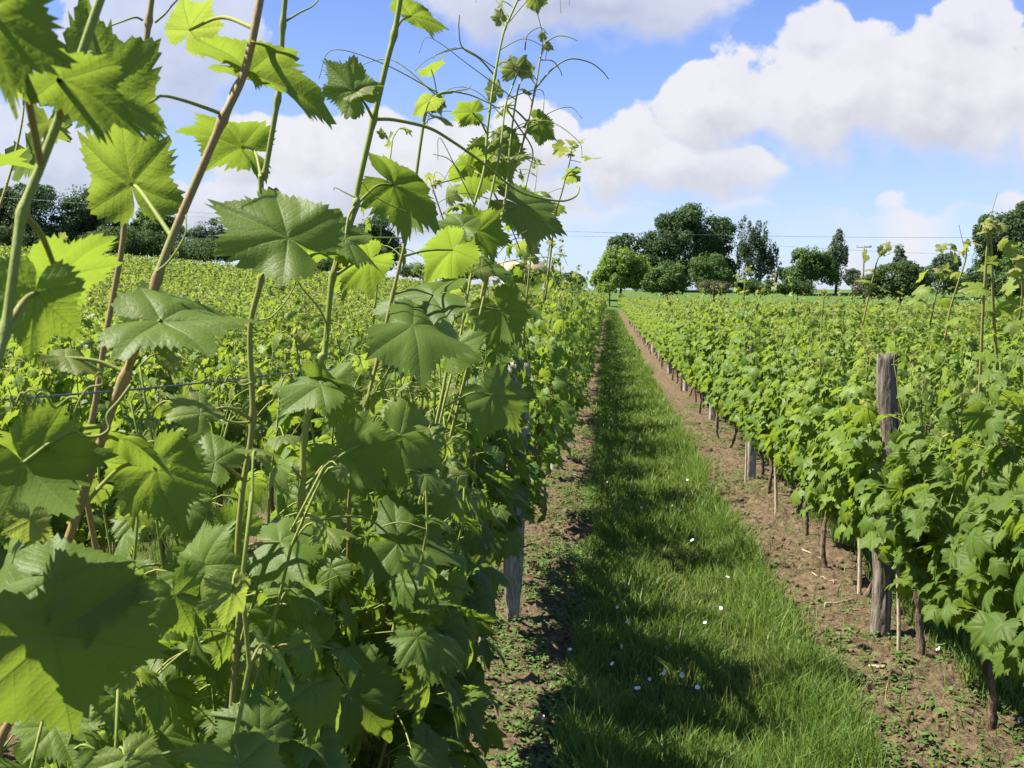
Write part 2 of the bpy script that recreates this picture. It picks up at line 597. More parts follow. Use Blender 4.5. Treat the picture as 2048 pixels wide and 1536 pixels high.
def leaf_tpl(teeth, rings, seed, droop=0.35, fold=0.12, wave=0.08, roll=0.15, bulge=0.02, deep=1.0, tooth=0.06, tw=0.0):
    """a five-lobed toothed vine leaf, base at the origin, tip along +y, top side +z, about one unit wide"""
    r_ = np.random.default_rng(seed)

    def half(sign):
        A, R, S = [], [], []
        for (a0, a1, di), nt in zip(SECT, teeth):
            wd = (a1 - a0) / nt
            for k in range(nt):
                A.append(a0 + k * wd)
                R.append(-1 if k else 0)
                A.append(a0 + (k + (0.42 if di > 0 else 0.58) + r_.uniform(-.1, .1)) * wd)
                R.append(1)
        A.append(178)
        R.append(0)
        A, R = np.array(A, float), np.array(R, float)
        base = np.interp(A, CTRL[:, 0], CTRL[:, 1])
        sinus = np.exp(-((A - 29) / 7) ** 2) * 0.09 + np.exp(-((A - 85) / 8) ** 2) * 0.06
        base = base - sinus * (deep - 1)
        base *= 1 + 0.10 * (r_.random() - 0.5) * np.sin(np.radians(A)) + 0.04 * r_.standard_normal(len(A)) * (len(A) > 18)
        amp = tooth * np.clip(base / .5, .3, 1.2)
        rt = base + np.where(R > 0, amp * 0.6 * (0.7 + 0.6 * r_.random(len(A))), np.where(R < 0, -amp * 0.5, 0))
        return np.radians(A) * sign, base, rt
    aR, bR, tR = half(-1)      # angles run clockwise on the right
    aL, bL, tL = half(1)
    ang = np.concatenate([aR[::-1], aL[1:]])
    bs = np.concatenate([bR[::-1], bL[1:]])
    tt = np.concatenate([tR[::-1], tL[1:]])
    K = len(ang)
    V, RR, AA = [np.zeros(2)], [0.0], [0.0]
    for fr in rings:
        rr = fr * (bs + (tt - bs) * fr ** 5)
        V.extend(np.stack([-np.sin(ang) * rr, np.cos(ang) * rr], -1))
        RR.extend(rr)
        AA.extend(ang)
    V, RR, AA = np.array(V), np.array(RR), np.array(AA)
    F, SV = [], []
    for i in range(K - 1):
        am = abs(0.5 * (ang[i] + ang[i + 1]))
        sv = (0 if am < math.radians(29) else 1 if am < math.radians(85) else 2)
        sv = VEINS[sv] * (1 if ang[i] + ang[i + 1] >= 0 else -1)
        F.append((0, 1 + i + 1, 1 + i)) if False else F.append((0, 1 + i, 1 + i + 1))
        SV.append(sv)
        for k in range(len(rings) - 1):
            a, b = 1 + k * K + i, 1 + (k + 1) * K + i
            F += [(a, b, b + 1), (a, b + 1, a + 1)]
            SV += [sv, sv]
    F, SV = np.array(F), np.array(SV)
    fa, frr = AA[F].copy(), RR[F]
    fa[F == 0] = 0
    uv = np.stack([frr * np.cos(fa - SV[:, None]), np.abs(frr * np.sin(fa - SV[:, None]))], -1).reshape(-1, 2)
    x, y = V[:, 0], V[:, 1]
    near = np.min(np.abs(np.abs(AA)[:, None] - VEINS[None]), axis=1)
    p = RR * np.sin(np.clip(near, 0, 1.5))
    ph = r_.uniform(0, 6.28, 4)
    z = (-droop * RR ** 2 * (0.6 + 0.8 * np.clip(np.cos(AA), -0.2, 1)) + fold * np.abs(x) - roll * x * x * 1.4
         + bulge * np.sin(np.clip(p / 0.16, 0, 1) * math.pi) + wave * RR ** 2 * (np.sin(3 * AA + ph[0]) + 0.7 * np.sin(5 * AA + ph[1]))
         + 0.02 * np.sin(9 * x + ph[2]) * np.sin(8 * y + ph[3]) + tw * x * y)
    return np.column_stack([x, y, z]), F, uv


T0 = (5, 4, 5, 4, 8)
LOD0 = [leaf_tpl(T0, (.22, .45, .7, .9, 1), 100 + k, droop=d, fold=f, wave=wv, roll=ro, deep=dp)
        for k, (d, f, wv, ro, dp) in enumerate([(.3, .1, .1, .1, 1), (.5, .05, .14, .3, 1.4), (.2, .22, .08, .0, .8), (.6, -.05, .12, .4, 1.2),
                                                (.4, .15, .18, .15, 1.5), (.7, .1, .1, .2, 1.0)])]
LOD1 = [leaf_tpl((2, 1, 2, 1, 2), (.6, 1), 200 + k, droop=d, fold=f, wave=wv, roll=ro, tooth=.12)
        for k, (d, f, wv, ro) in enumerate([(.3, .1, .1, .1), (.55, .05, .14, .3), (.2, .25, .1, 0), (.7, -.05, .1, .4)])]


def simple_leaf(seed):
    r_ = np.random.default_rng(seed)
    pts = np.array([(0, 0), (-.33, -.22), (-.5, .08), (-.27, .24), (-.38, .46), (0, .66), (.36, .44), (.26, .22), (.5, .05), (.3, -.22)])
    pts = pts * (1 + 0.14 * r_.standard_normal(pts.shape))
    pts[0] = 0
    z = -0.45 * (pts ** 2).sum(1) + 0.12 * np.abs(pts[:, 0]) + 0.05 * r_.standard_normal(len(pts))
    V = np.column_stack([pts, z])
    V = np.concatenate([V, [[0, .12, .03]]])
    n = len(pts)
    F = np.array([(n, i, (i + 1) % n) for i in range(n)])[:, [0, 2, 1]]
    return V, F, np.zeros((len(F) * 3, 2)) + 9


LOD2 = [simple_leaf(300 + k) for k in range(5)]
LOD3 = []
for k in range(3):
    r_ = np.random.default_rng(400 + k)
    V = np.array([(0, -.15, 0), (-.48, .1, -.1), (-.25, .5, -.2), (.1, .62, -.28), (.46, .2, -.1)]) + 0.05 * r_.standard_normal((5, 3))
    LOD3.append((V, np.array([(0, 2, 1), (0, 3, 2), (0, 4, 3)]), np.zeros((9, 2)) + 9))
LODS = [LOD0, LOD1, LOD2, LOD3]


def frames(tip, nrm, scale, stretch=None):
    """rotation-scale matrices from tip direction and normal"""
    nrm = unit(nrm)
    y = tip - nrm * (tip * nrm).sum(-1, keepdims=True)
    y = unit(y)
    x = np.cross(y, nrm)
    M = np.stack([x, y, nrm], -1)
    return M * np.asarray(scale)[:, None, None]


def place_leaves(g, lod, pos, tip, nrm, scale, tint, young, r_, mat=0):
    M = frames(tip, nrm, scale)
    T = LODS[lod]
    which = r_.integers(0, len(T), len(pos))
    for k in range(len(T)):
        s = which == k
        g.inst(T[k], M[s], pos[s], tint[s], young[s], mat)


# ------------------------------------------------------------------ vine canopy
def canopy(seed, lod, n_shoots=11, top=(1.15, 1.45), tall=0.15, length=0.9, lat=1.3, base_z=0.52, width=0.26, stems=True, leafw=(0.085, 0.14),
           face=0.0, tips=True, lowcut=0.12, clear=None):
    """shoots rising from the vine's arms with a leaf at every node, side leaves, tips and tendrils; local axes, row along y"""
    r_ = np.random.default_rng(seed)
    g = Geo()
    P, T, N, S, TI, YO = [], [], [], [], [], []
    for s in range(n_shoots):
        y0 = (s + r_.uniform(.1, .9)) / n_shoots * length - length / 2
        z1 = r_.uniform(*top)
        if r_.random() < tall:
            z1 += r_.uniform(.2, .5)
        n = max(6, int((z1 - base_z) / 0.062))
        zz = np.linspace(base_z, z1, n)
        q = (zz - base_z) / (z1 - base_z)
        x0 = r_.normal(0, .04)
        side = r_.choice((-1, 1))
        dx = r_.uniform(-.16, .16)
        xx = x0 + side * width * 0.55 * np.sin(q * math.pi * .75) + dx * q ** 2 + np.cumsum(r_.normal(0, .006, n))
        yy = y0 + r_.uniform(-.15, .15) * q + np.cumsum(r_.normal(0, .008, n))
        pts = np.column_stack([xx, yy, zz])
        if stems:
            g.tube(pts, np.linspace(.0042, .0016, n), 5 if lod == 0 else 3, 1, r_.random(), np.clip(q * 1.6 - .2 + r_.uniform(-.3, .3), 0, 1))
        for i in range(1, n):
            for rep in range(1 + (r_.random() < lat * (1 - q[i] ** 2) * .9) + (r_.random() < (lat - .9) * (1 - q[i] ** 2))):
                az = (math.pi if (i + rep) % 2 else 0) + r_.normal(0, .75)
                if face and r_.random() < .6:
                    az = (0 if face > 0 else math.pi) + r_.normal(0, .6)
                out = np.array([math.cos(az), math.sin(az), 0])
                el = r_.uniform(-.2, .7)
                L = r_.uniform(.05, .12) * (1 + .5 * rep) * (1 - .6 * q[i] ** 3)
                b = pts[i] + (out * math.cos(el) + np.array([0, 0, math.sin(el)])) * L
                b[0] = np.clip(b[0], -width - .08, width + .08)
                sz = r_.uniform(*leafw) * (1 - .72 * q[i] ** 4) * (1 if rep == 0 else .8)
                if z1 > top[1] and q[i] > .6:
                    sz *= .8
                if b[2] < base_z - lowcut or (clear and clear(b) and r_.random() < .93):
                    continue
                if stems and lod == 0:
                    mid = (pts[i] + b) / 2 + np.array([0, 0, .012])
                    g.tube(smooth_path([pts[i], mid, b], 3), .0012, 4, 1, .5, r_.uniform(.6, 1), cap=False)
                nn = out * r_.uniform(.25, 1.0) + np.array([0, 0, r_.uniform(.35, 1.0)]) + r_.normal(0, .28, 3)
                tp = out * .8 + np.array([0, 0, -r_.uniform(.3, 1.3)]) + r_.normal(0, .3, 3)
                P.append(b); T.append(tp); N.append(nn); S.append(sz)
                TI.append(np.clip(.25 + .45 * q[i] + r_.normal(0, .2), 0, 1))
                YO.append(np.clip((q[i] - .86) * 4, 0, .8) * r_.uniform(.3, 1))
        if tips:
            for k in range(4):
                P.append(pts[-1] + r_.normal(0, .012, 3)); T.append(r_.normal(0, 1, 3) + np.array([0, 0, .4]))
                N.append(r_.normal(0, 1, 3)); S.append(r_.uniform(.018, .04)); TI.append(.8); YO.append(r_.uniform(.5, 1))
            if stems and lod <= 1:
                for k in range(2):
                    i = r_.integers(int(n * .65), n)
                    dr = unit(r_.normal(0, 1, 3) + np.array([0, 0, .5]))
                    e1 = pts[i] + dr * r_.uniform(.05, .1)
                    e2 = e1 + unit(dr + r_.normal(0, .6, 3)) * r_.uniform(.04, .09)
                    e3 = e2 + unit(r_.normal(0, 1, 3)) * .03
                    g.tube(smooth_path([pts[i], e1, e2, e3], 4), np.linspace(.0011, .0005, 13), 3, 1, .6, .9, cap=False)
    P, T, N, S, TI, YO = map(np.array, (P, T, N, S, TI, YO))
    place_leaves(g, lod, P, T, N, S, TI, YO, r_)
    return g


def trunk_geo(seed, h=0.52, r0=0.0135, arms=True):
    r_ = np.random.default_rng(seed)
    g = Geo()
    n = 9
    z = np.linspace(-0.04, h, n)
    q = np.clip(z / h, 0, 1)
    bend = r_.normal(0, .05, 2)
    x = bend[0] * np.sin(q * 3.1) + np.cumsum(r_.normal(0, .006, n)) + (1 - q) * r_.normal(0, .03)
    y = bend[1] * np.sin(q * 3.1 + .4) + np.cumsum(r_.normal(0, .008, n)) + (1 - q) * r_.normal(0, .05)
    x, y = x - x[-1], y - y[-1]
    pts = smooth_path(np.column_stack([x, y, z]), 4)
    qq = np.linspace(0, 1, len(pts))
    rad = r0 * (1.25 - .35 * qq + .5 * np.exp(-((qq - .08) / .07) ** 2) + .45 * np.exp(-((qq - 1) / .1) ** 2))
    rad = rad * (1 + .13 * r_.standard_normal(len(pts)))
    g.tube(pts, rad, 9)
    v = g.v[-1]
    v += r_.normal(0, r0 * .09, v.shape)
    if arms:
        for sgn in (-1, 1):
            m = 6
            t = np.linspace(0, 1, m)
            a = np.column_stack([r_.normal(0, .012, m), sgn * t * .4, h - .03 + .06 * np.sin(t * 2) + r_.normal(0, .008, m)])
            a[0] = pts[-1] - np.array([0, 0, .02])
            g.tube(smooth_path(a, 3), np.linspace(r0 * .75, r0 * .3, 3 * (m - 1) + 1), 6)
    return g


# variants shared by the copies
VINE_MATS = [VLEAF_FAR, STEM]
CAN1 = [canopy(20 + k, 1, 13, (1.05, 1.45), .22, lat=2.2, width=.24, base_z=.46, face=-1, lowcut=.13).mesh('vine_foliage', VINE_MATS) for k in range(8)]
CAN1L = [canopy(40 + k, 1, 11, (1.1, 1.6), .25, lat=1.35, width=.22, base_z=.56, lowcut=0).mesh('vine_foliage', VINE_MATS) for k in range(6)]
CAN2 = [canopy(60 + k, 2, 12, (1.0, 1.42), .15, lat=1.8, width=.25, base_z=.46, face=-.5, stems=False, leafw=(.1, .16)).mesh('vine_foliage', VINE_MATS) for k in range(6)]
CAN2L = [canopy(80 + k, 2, 12, (1.15, 1.65), .15, lat=1.4, width=.23, base_z=.56, lowcut=0, stems=False, leafw=(.1, .16)).mesh('vine_foliage', VINE_MATS) for k in range(5)]
TRUNKS = [trunk_geo(500 + k).mesh('vine_trunk', [VTRUNK]) for k in range(7)]


def vine(x, y, label, group, can, trunk=None, rz=0.0, sz=1.0, name='grape_vine', parts=()):
    t = empty(name, (x, y, float(gz(x, y))))
    tag(t, label, 'grape vine', group)
    t.rotation_euler = (0, 0, rz)
    t.scale = (1, 1, sz)
    if trunk is not None:
        link('trunk', trunk, t)
    if can is not None:
        link('foliage', can, t)
    return t


ROW_L, ROW_R, PITCHX = -0.48, 1.36, 1.80
ORD = ['first', 'second', 'third', 'fourth', 'fifth', 'sixth', 'seventh', 'eighth', 'ninth', 'tenth', 'eleventh', 'twelfth', 'thirteenth',
       'fourteenth', 'fifteenth']
POST_L = [4.85 + 4.4 * k for k in range(14)]
POST_R = [4.74, 9.0] + [13.4 + 4.4 * k for k in range(12)]


def seg_label(y, posts, row):
    k = int(np.searchsorted(posts, y))
    if k == 0:
        return None
    if k >= len(posts):
        return f'grape vine in {row}, beyond its last post'
    return f'grape vine in {row} between its {ORD[k - 1]} and {ORD[k]} posts'


SHADED = 'the tall shaded row'
SUNLIT = 'the sunlit row'
G_SH, G_SU = 'vines of the tall row beside the camera', 'vines of the sunlit row across the grass path'

# --- tall row beside the camera, from the third vine on; the nearest three are built by hand below
ys_l = [1.95, 2.65, 3.4, 4.05, 4.67, 5.5, 6.3, 7.05] + list(np.arange(7.9, 64, .85))
near_lab = {1.95: 'dense grape vine with many tall shoots and tendrils against the cloudy sky',
            2.65: 'grape vine of the tall row just behind the many-tendrilled vine',
            3.4: 'grape vine with a dark bare trunk near two white flowers on the soil',
            4.05: 'grape vine with leaning brown trunk two plants before the split grey post',
            4.67: 'grape vine with gnarled swollen trunk base beside the split grey post',
            5.5: 'grape vine just behind the split grey post in the tall row'}
for i, y in enumerate(ys_l):
    r_ = np.random.default_rng(900 + i)
    lab = near_lab.get(y) or seg_label(y, POST_L, SHADED)
    if y < 3.1:
        can = canopy(700 + i, 0, 13, (1.15, 1.58) if y > 2 else (1.1, 1.5), .1, lat=1.9, width=.10, base_z=.58, lowcut=-.05, leafw=(.09, .145), face=-.3,
                     length=.85).mesh('vine_foliage', [VLEAF, STEM])
    elif y < 5.0:
        can = canopy(700 + i, 0, 11, (1.15, 1.6), .15, lat=1.75, width=.10, face=-.3, leafw=(.09, .135), base_z=.60, lowcut=-.06).mesh('vine_foliage', [VLEAF, STEM])
    elif y < 17:
        can = CAN1L[i % len(CAN1L)]
    else:
        can = CAN2L[i % len(CAN2L)]
    vine(ROW_L + r_.normal(0, .02) - (.05 if y < 5 else 0), y, lab, G_SH, can, TRUNKS[i % 7], rz=(r_.integers(0, 2) * math.pi if y >= 5 else 0) + r_.normal(0, .05),
         sz=r_.uniform(.94, 1.04) if y < 3 else (.80, 1.06, .9, 1.1, .76)[i % 5] * r_.uniform(.95, 1.05))

# --- sunlit row
ys_r = [2.0, 2.85, 3.7, 4.5, 5.35, 6.0, 6.7, 7.45] + list(np.arange(8.3, 64, .85))
near_lab_r = {2.0: 'grape vine at the near end of the sunlit row, half out of view',
              2.85: 'grape vine with large pale hanging leaves before the bent thin trunk',
              3.7: 'grape vine with a thin bent reddish trunk curving from bare soil',
              4.5: 'grape vine tied to a thin pale stake just before the bark-covered post',
              5.35: 'grape vine whose thin trunk rises just behind the bark-covered post',
              6.0: 'second grape vine behind the bark-covered post in the sunlit row'}
for i, y in enumerate(ys_r):
    r_ = np.random.default_rng(1900 + i)
    lab = near_lab_r.get(y) or seg_label(y, POST_R, SUNLIT)
    if y < 6.2:
        # the bark-covered post keeps the leaves off on the path side
        clr = (lambda b, y=y: abs(ROW_R + b[0] - .272 * (y + b[1])) < .085 and y + b[1] < 4.85 and (b[2] > .93 or b[2] < .5)) if 3.3 < y < 5 else None
        can = canopy(1700 + i, 0 if y < 4.2 else 1, 13, (1.25, 1.6) if y < 3.3 else (1.15, 1.55) if y < 4.2 else (1.05, 1.48), .06, lat=2.4, width=.23, face=-1, base_z=.46, lowcut=.13, clear=clr).mesh(
            'vine_foliage', [VLEAF if y < 4.2 else VLEAF_FAR, STEM])
    elif y < 16:
        can = CAN1[i % len(CAN1)]
    else:
        can = CAN2[i % len(CAN2)]
    vine(ROW_R + r_.normal(0, .02), y, lab, G_SU, can, TRUNKS[(i * 3) % 7], rz=r_.normal(0, .05),
         sz=r_.uniform(.95, 1.05))

# --- rows farther off: the nearest vines are individuals, the rest one mass
others = []
for k in range(-45, 40):
    x = ROW_L + PITCHX * k + .04 * (k > 0)
    if k in (0, 1):
        continue
    y_end = 100 - max(0, x) * 1.1 if x > 0 else 104
    for y in np.arange(1.0 + (k * .37) % .85, y_end, .85):
        px = 1215 + x / y * F_PX
        if -120 < px < 2170 or (y < 6 and -500 < px < 2500 and abs(k) < 4):
            others.append((math.hypot(x, y), k, x, y))
others += [(y, 0 if x < 0 else 1, x, y) for x in (ROW_L, ROW_R) for y in np.arange(64.5, 100, .85)]
others.sort()
n_ind = 300 - len(ys_l) - len(ys_r) - 2
for j, (d, k, x, y) in enumerate(others[:n_ind]):
    r_ = np.random.default_rng(3000 + j)
    if k < 0:
        lab = f'grape vine in the {ORD[-k - 1]} row behind the tall canes, between their leaves'
        grp = 'vines of the field seen through the tall canes'
    else:
        lab = f'grape vine in the {ORD[k - 2]} row behind the sunlit row, only its top showing'
        grp = 'vines of the field behind the sunlit row'
    near = d < 9
    vine(x + r_.normal(0, .03), y, lab, grp, (CAN1 if near else CAN2)[j % (8 if near else 6)], TRUNKS[j % 7], rz=r_.integers(0, 2) * math.pi,
         sz=r_.uniform(.93, 1.06))


def far_rows():
    rest = np.array([o[2:] for o in others[n_ind:]])
    r_ = np.random.default_rng(77)
    g = Geo()
    dist = np.hypot(rest[:, 0], rest[:, 1])
    for lo, hi, n, s in ((0, 25, 110, .135), (25, 45, 64, .17), (45, 75, 36, .23), (75, 200, 24, .30)):
        q = rest[(dist >= lo) & (dist < hi)]
        if not len(q):
            continue
        N = len(q) * n
        b = np.repeat(q, n, 0)
        z = .55 + (1 - r_.random(N) ** 2) * .85
        tall = r_.random(N) < .10
        z = np.where(tall, 1.3 + r_.random(N) ** 1.5 * .5, z)
        x = b[:, 0] + r_.normal(0, .17, N) * np.where(tall, .6, 1)
        y = b[:, 1] + r_.uniform(-.45, .45, N)
        P = np.column_stack([x, y, gz(x, y) + z])
        sc = s * r_.uniform(.6, 1.15, N) * np.where(tall, .45, 1)
        nn = r_.normal(0, .55, (N, 3)) + np.array([0, 0, .75]) + np.column_stack([(x - b[:, 0]) * 3, np.zeros(N), np.zeros(N)])
        tp = r_.normal(0, .8, (N, 3)) + np.array([0, 0, -.4])
        place_leaves(g, 3 if lo >= 25 else 2, P, tp, nn, sc, np.clip(.5 + r_.normal(0, .22, N), 0, 1),
                     np.where(tall, r_.uniform(.2, 1, N), np.where(z > 1.28, .3, 0)), r_)
    o = link('vineyard_rows', g.mesh('vineyard_rows', [VLEAF_FAR]))
    tag(o, 'distant rows of green vines covering the field up to the trees', 'vineyard', kind='stuff')


far_rows()

# ------------------------------------------------------------------ the nearest vines, shoot by shoot
def make_stem(name, parent, pts, r0, r1, y0, y1, sides=8, nodes=None, swell=1.45, tint=.5, loc=None):
    """a cane with swollen nodes; y0..y1 = how green from first to last point"""
    pts = np.asarray(pts)
    seg = np.linalg.norm(np.diff(pts, axis=0), axis=1)
    cum = np.concatenate([[0], np.cumsum(seg)])
    q = cum / cum[-1]
    rad = r0 + (r1 - r0) * q
    if nodes is not None:
        for nd in nodes:
            rad = rad * (1 + (swell - 1) * np.exp(-((cum - nd) / (1.3 * r0 + .002)) ** 2))
    g = Geo()
    g.tube(pts - loc, rad, sides, 0, tint, y0 + (y1 - y0) * q)
    return link(name, g.mesh(name, [STEM]), parent)


class Hand:
    def __init__(s, x, y, label, seed):
        s.o = np.array([x, y, 0.0])
        s.t = vine(x, y, label, G_SH, None, TRUNKS[seed % 7])
        s.sh = {}

    def shoot(s, key, px, d, w, g0, g1, head=True, nodes=(), wob=.004):
        """px: points from tip to base on the photo, d: depth at tip and base, w: width in pixels"""
        n = len(px)
        dd = np.linspace(d[0], d[1], n)
        P = [at(a, b, c) for (a, b), c in zip(px, dd)]
        r0, r1 = .42 * w[0] / F_PX * d[0], .42 * w[1] / F_PX * d[1]
        if head:
            e0, e1 = P[-1], s.o + np.array([0, 0, .53])
            for q in (.12, .26, .42, .6, .8, 1.0):
                P.append(e0 + (e1 - e0) * q)
        pts = smooth_path(P, 7)
        seg = np.linalg.norm(np.diff(pts, axis=0), axis=1)
        cum = np.concatenate([[0], np.cumsum(seg)])
        nds = []
        for nx, ny in nodes:
            c = [np.hypot(*(proj(p) - np.array([nx, ny]))) for p in pts]
            nds.append(cum[int(np.argmin(c))])
        o = make_stem('shoot', s.t, pts, r0, r1, g0, g1, nodes=nds, loc=s.o)
        s.sh[key] = (o, pts)
        return o

    def leaf(s, key, B, T, d, n, w=1.0, dt=0.0, young=0.0, tint=.5, node=None, seed=0, pet=True, curl=1.0, k=.9, sunny=True, **kw):
        o, pts = s.sh[key]
        b, t = at(*B, d), at(*T, d + dt)
        hint = n[0] * _r + n[1] * np.array([0, 0, 1.0]) - n[2] * unit(b - CAM)
        if sunny:                                   # blades turn their top towards the light on the west side
            hint = hint - _r * (.6 if n[2] < 0 else .28)
        r_ = np.random.default_rng(abs(seed * 7 + int(B[0] * 3 + B[1])))
        par = dict(droop=.28 * curl + r_.uniform(-.1, .12), fold=r_.uniform(-.05, .22), wave=r_.uniform(.09, .2) * curl, roll=r_.uniform(-.1, .4),
                   deep=r_.uniform(.3, 1.2), tw=r_.uniform(-.45, .45), bulge=.012, tooth=r_.uniform(.04, .056))
        par.update(kw)
        v, f, uv = leaf_tpl(T0, (.15, .3, .46, .62, .78, .91, 1), int(r_.integers(1e6)), **par)
        L = np.linalg.norm(t - b) / .66
        ty = unit(t - b)
        M = frames(ty[None], (hint - ty * (hint @ ty))[None], [L])[0]      # the midrib runs exactly from base to tip
        M *= k
        M[:, 0] *= w * (.8 if k < 1 else 1)
        g = Geo()
        g.add(v @ M.T + b - s.o, f, 0, tint, young, uv)
        if pet:
            if node is not None:
                c = [np.hypot(*(proj(p) - np.array(node))) for p in pts]
                q = pts[int(np.argmin(c))]
            else:
                c = np.linalg.norm(pts - b, axis=1) + 2.0 * np.clip(pts[:, 2] - b[2] + .02, 0, None)
                q = pts[int(np.argmin(c))]
            ln = np.linalg.norm(b - q)
            mid = (q + b) / 2 + np.array([0, 0, .10 * ln]) + r_.normal(0, .03 * ln, 3)
            path = smooth_path([q, mid, b], 6)
            g.tube(path - s.o, np.linspace(.0022, .0015, len(path)) * (1 if L > .06 else .5), 6, 1, .5, r_.uniform(.45, 1), cap=False)
        return link('leaf', g.mesh('leaf', [VLEAF, STEM]), o)

    def tendril(s, key, px, d, w=4.0, g0=.9):
        o, _ = s.sh[key]
        dd = np.linspace(d[0], d[1], len(px))
        pts = smooth_path([at(a, b, c) for (a, b), c in zip(px, dd)], 7)
        r0 = w / F_PX * d[0] / 2
        return make_stem('tendril', o, pts, r0, r0 * .5, g0, 1, 5, loc=s.o)


def proj(p):
    v = p - CAM
    z = v @ _f
    return np.array([1024 + F_PX * (v @ _r) / z, 768 - F_PX * (v @ _u) / z])


A = Hand(-.5, .42, 'nearest grape vine with thick slanting brown cane and large translucent leaves', 1)
A.shoot('S1', [(528, -60), (520, 0), (490, 140), (445, 240), (400, 345), (355, 450), (320, 540), (270, 700), (230, 800), (190, 920), (150, 1040),
               (118, 1140), (98, 1260), (45, 1400), (-5, 1500)], (.86, .72), (19, 26), .25, 0, nodes=[(448, 235), (310, 560), (250, 760), (105, 1160)])
A.shoot('S2', [(225, -60), (200, 0), (135, 190), (82, 330), (45, 425), (30, 520), (12, 650), (-5, 720), (-40, 850)], (.58, .50), (21, 26), 1, .9,
        nodes=[(42, 430), (8, 660)])
A.leaf('S2', (-25, 15), (15, 262), .43, (-.1, .35, -.8), w=.78, tint=.6, node=(80, 330))
A.leaf('S2', (118, 160), (335, 238), .50, (-.1, .85, -.3), w=.8, tint=.4, dt=.02, curl=1.2, node=(110, 240))
A.leaf('S2', (215, 178), (148, 0), .70, (.1, .3, -.9), w=.95, tint=.8, dt=.03)
A.leaf('S2', (118, 558), (218, 432), .60, (-.2, .55, -.62), w=1.25, tint=.75, seed=2, node=(42, 430), deep=1.3)
A.leaf('S2', (72, 585), (52, 735), .56, (.1, .55, .75), w=1.15, tint=.6, node=(8, 660))
A.leaf('S1', (262, 368), (222, 186), .90, (.0, .25, -.92), w=1.02, tint=.95, young=.08, curl=.6, deep=1.3, node=(335, 470))
A.leaf('S1', (316, 640), (200, 600), .80, (-.35, .3, .85), w=.95, tint=.35, node=(310, 560))
A.leaf('S1', (322, 640), (552, 640), .76, (-.1, .82, .5), w=1.0, tint=.85, dt=.02, node=(260, 745), curl=.9)
A.leaf('S1', (495, 143), (705, 188), .88, (.05, .95, -.30), w=.95, tint=.95, young=.1, node=(448, 235))
A.leaf('S1', (497, 140), (435, 100), .885, (-.05, .95, -.15), w=.8, tint=.8, young=.15, pet=False)
A.tendril('S1', [(445, 228), (410, 215), (365, 200), (325, 192), (300, 205)], (.84, .7), 9)
A.leaf('S1', (102, 1270), (150, 1478), .62, (.0, .42, .9), w=1.3, tint=.3, node=(105, 1160), seed=4, curl=.8, k=1, sunny=False)
A.leaf('S2', (-150, 830), (-190, 1060), .62, (-.5, .8, .2), w=1.4, tint=.4)  # unseen leaf beyond the view edge, added to shade the large low leaf
A.leaf('S2', (-60, 740), (-150, 900), .60, (-.5, .8, .2), w=1.3, tint=.5)  # also out of view, added to block sun from that leaf
A.leaf('S2', (-230, 700), (-260, 900), .60, (-.5, .8, .2), w=1.4, tint=.5)  # another unseen leaf added for the same shade
A.leaf('S1', (110, 1160), (330, 1185), .66, (.0, .75, .6), w=.9, tint=.6, node=(105, 1165))
A.leaf('S1', (48, 925), (165, 1062), .74, (.1, .45, -.8), w=1.35, tint=.5, node=(215, 850), seed=3)
A.leaf('S1', (310, 935), (345, 1075), .90, (.0, .35, -.9), w=1.3, tint=.6, node=(160, 1020), seed=1)
A.leaf('S1', (100, 905), (-40, 860), .78, (-.1, .8, -.4), w=1.1, tint=.7)
A.leaf('S1', (235, 880), (390, 905), .82, (.1, .8, -.45), w=1.2, tint=.75, node=(200, 890))
A.leaf('S1', (60, 1040), (50, 1110), .70, (.1, .6, .7), w=1.2, tint=.9, young=.5, node=(105, 1160))
A.leaf('S1', (30, 1110), (-60, 1190), .70, (-.1, .8, .6), w=1.2, tint=.55, node=(105, 1160))
A.leaf('S1', (130, 715), (225, 740), .78, (.1, .85, .2), w=.8, tint=.7, young=.5, node=(250, 750))
A.leaf('S1', (380, 60), (420, -20), .95, (.1, .6, -.6), w=1.2, tint=.9, young=.3, node=(505, 60))
A.tendril('S1', [(262, 770), (240, 800), (215, 830), (218, 858), (195, 872), (160, 868), (148, 835), (160, 800), (178, 775), (205, 768), (200, 745),
                 (188, 755)], (.76, .74), 8)
A.tendril('S1', [(160, 800), (140, 795), (110, 815), (95, 795), (80, 785), (65, 805), (50, 790), (35, 812), (18, 790), (0, 805)], (.75, .74), 7)
A.tendril('S1', [(20, 790), (30, 810), (45, 785), (60, 812), (72, 790), (60, 780), (40, 800), (70, 812)], (.74, .74), 7)
A.tendril('S1', [(312, 545), (340, 520), (370, 470), (372, 430)], (.78, .8), 6)

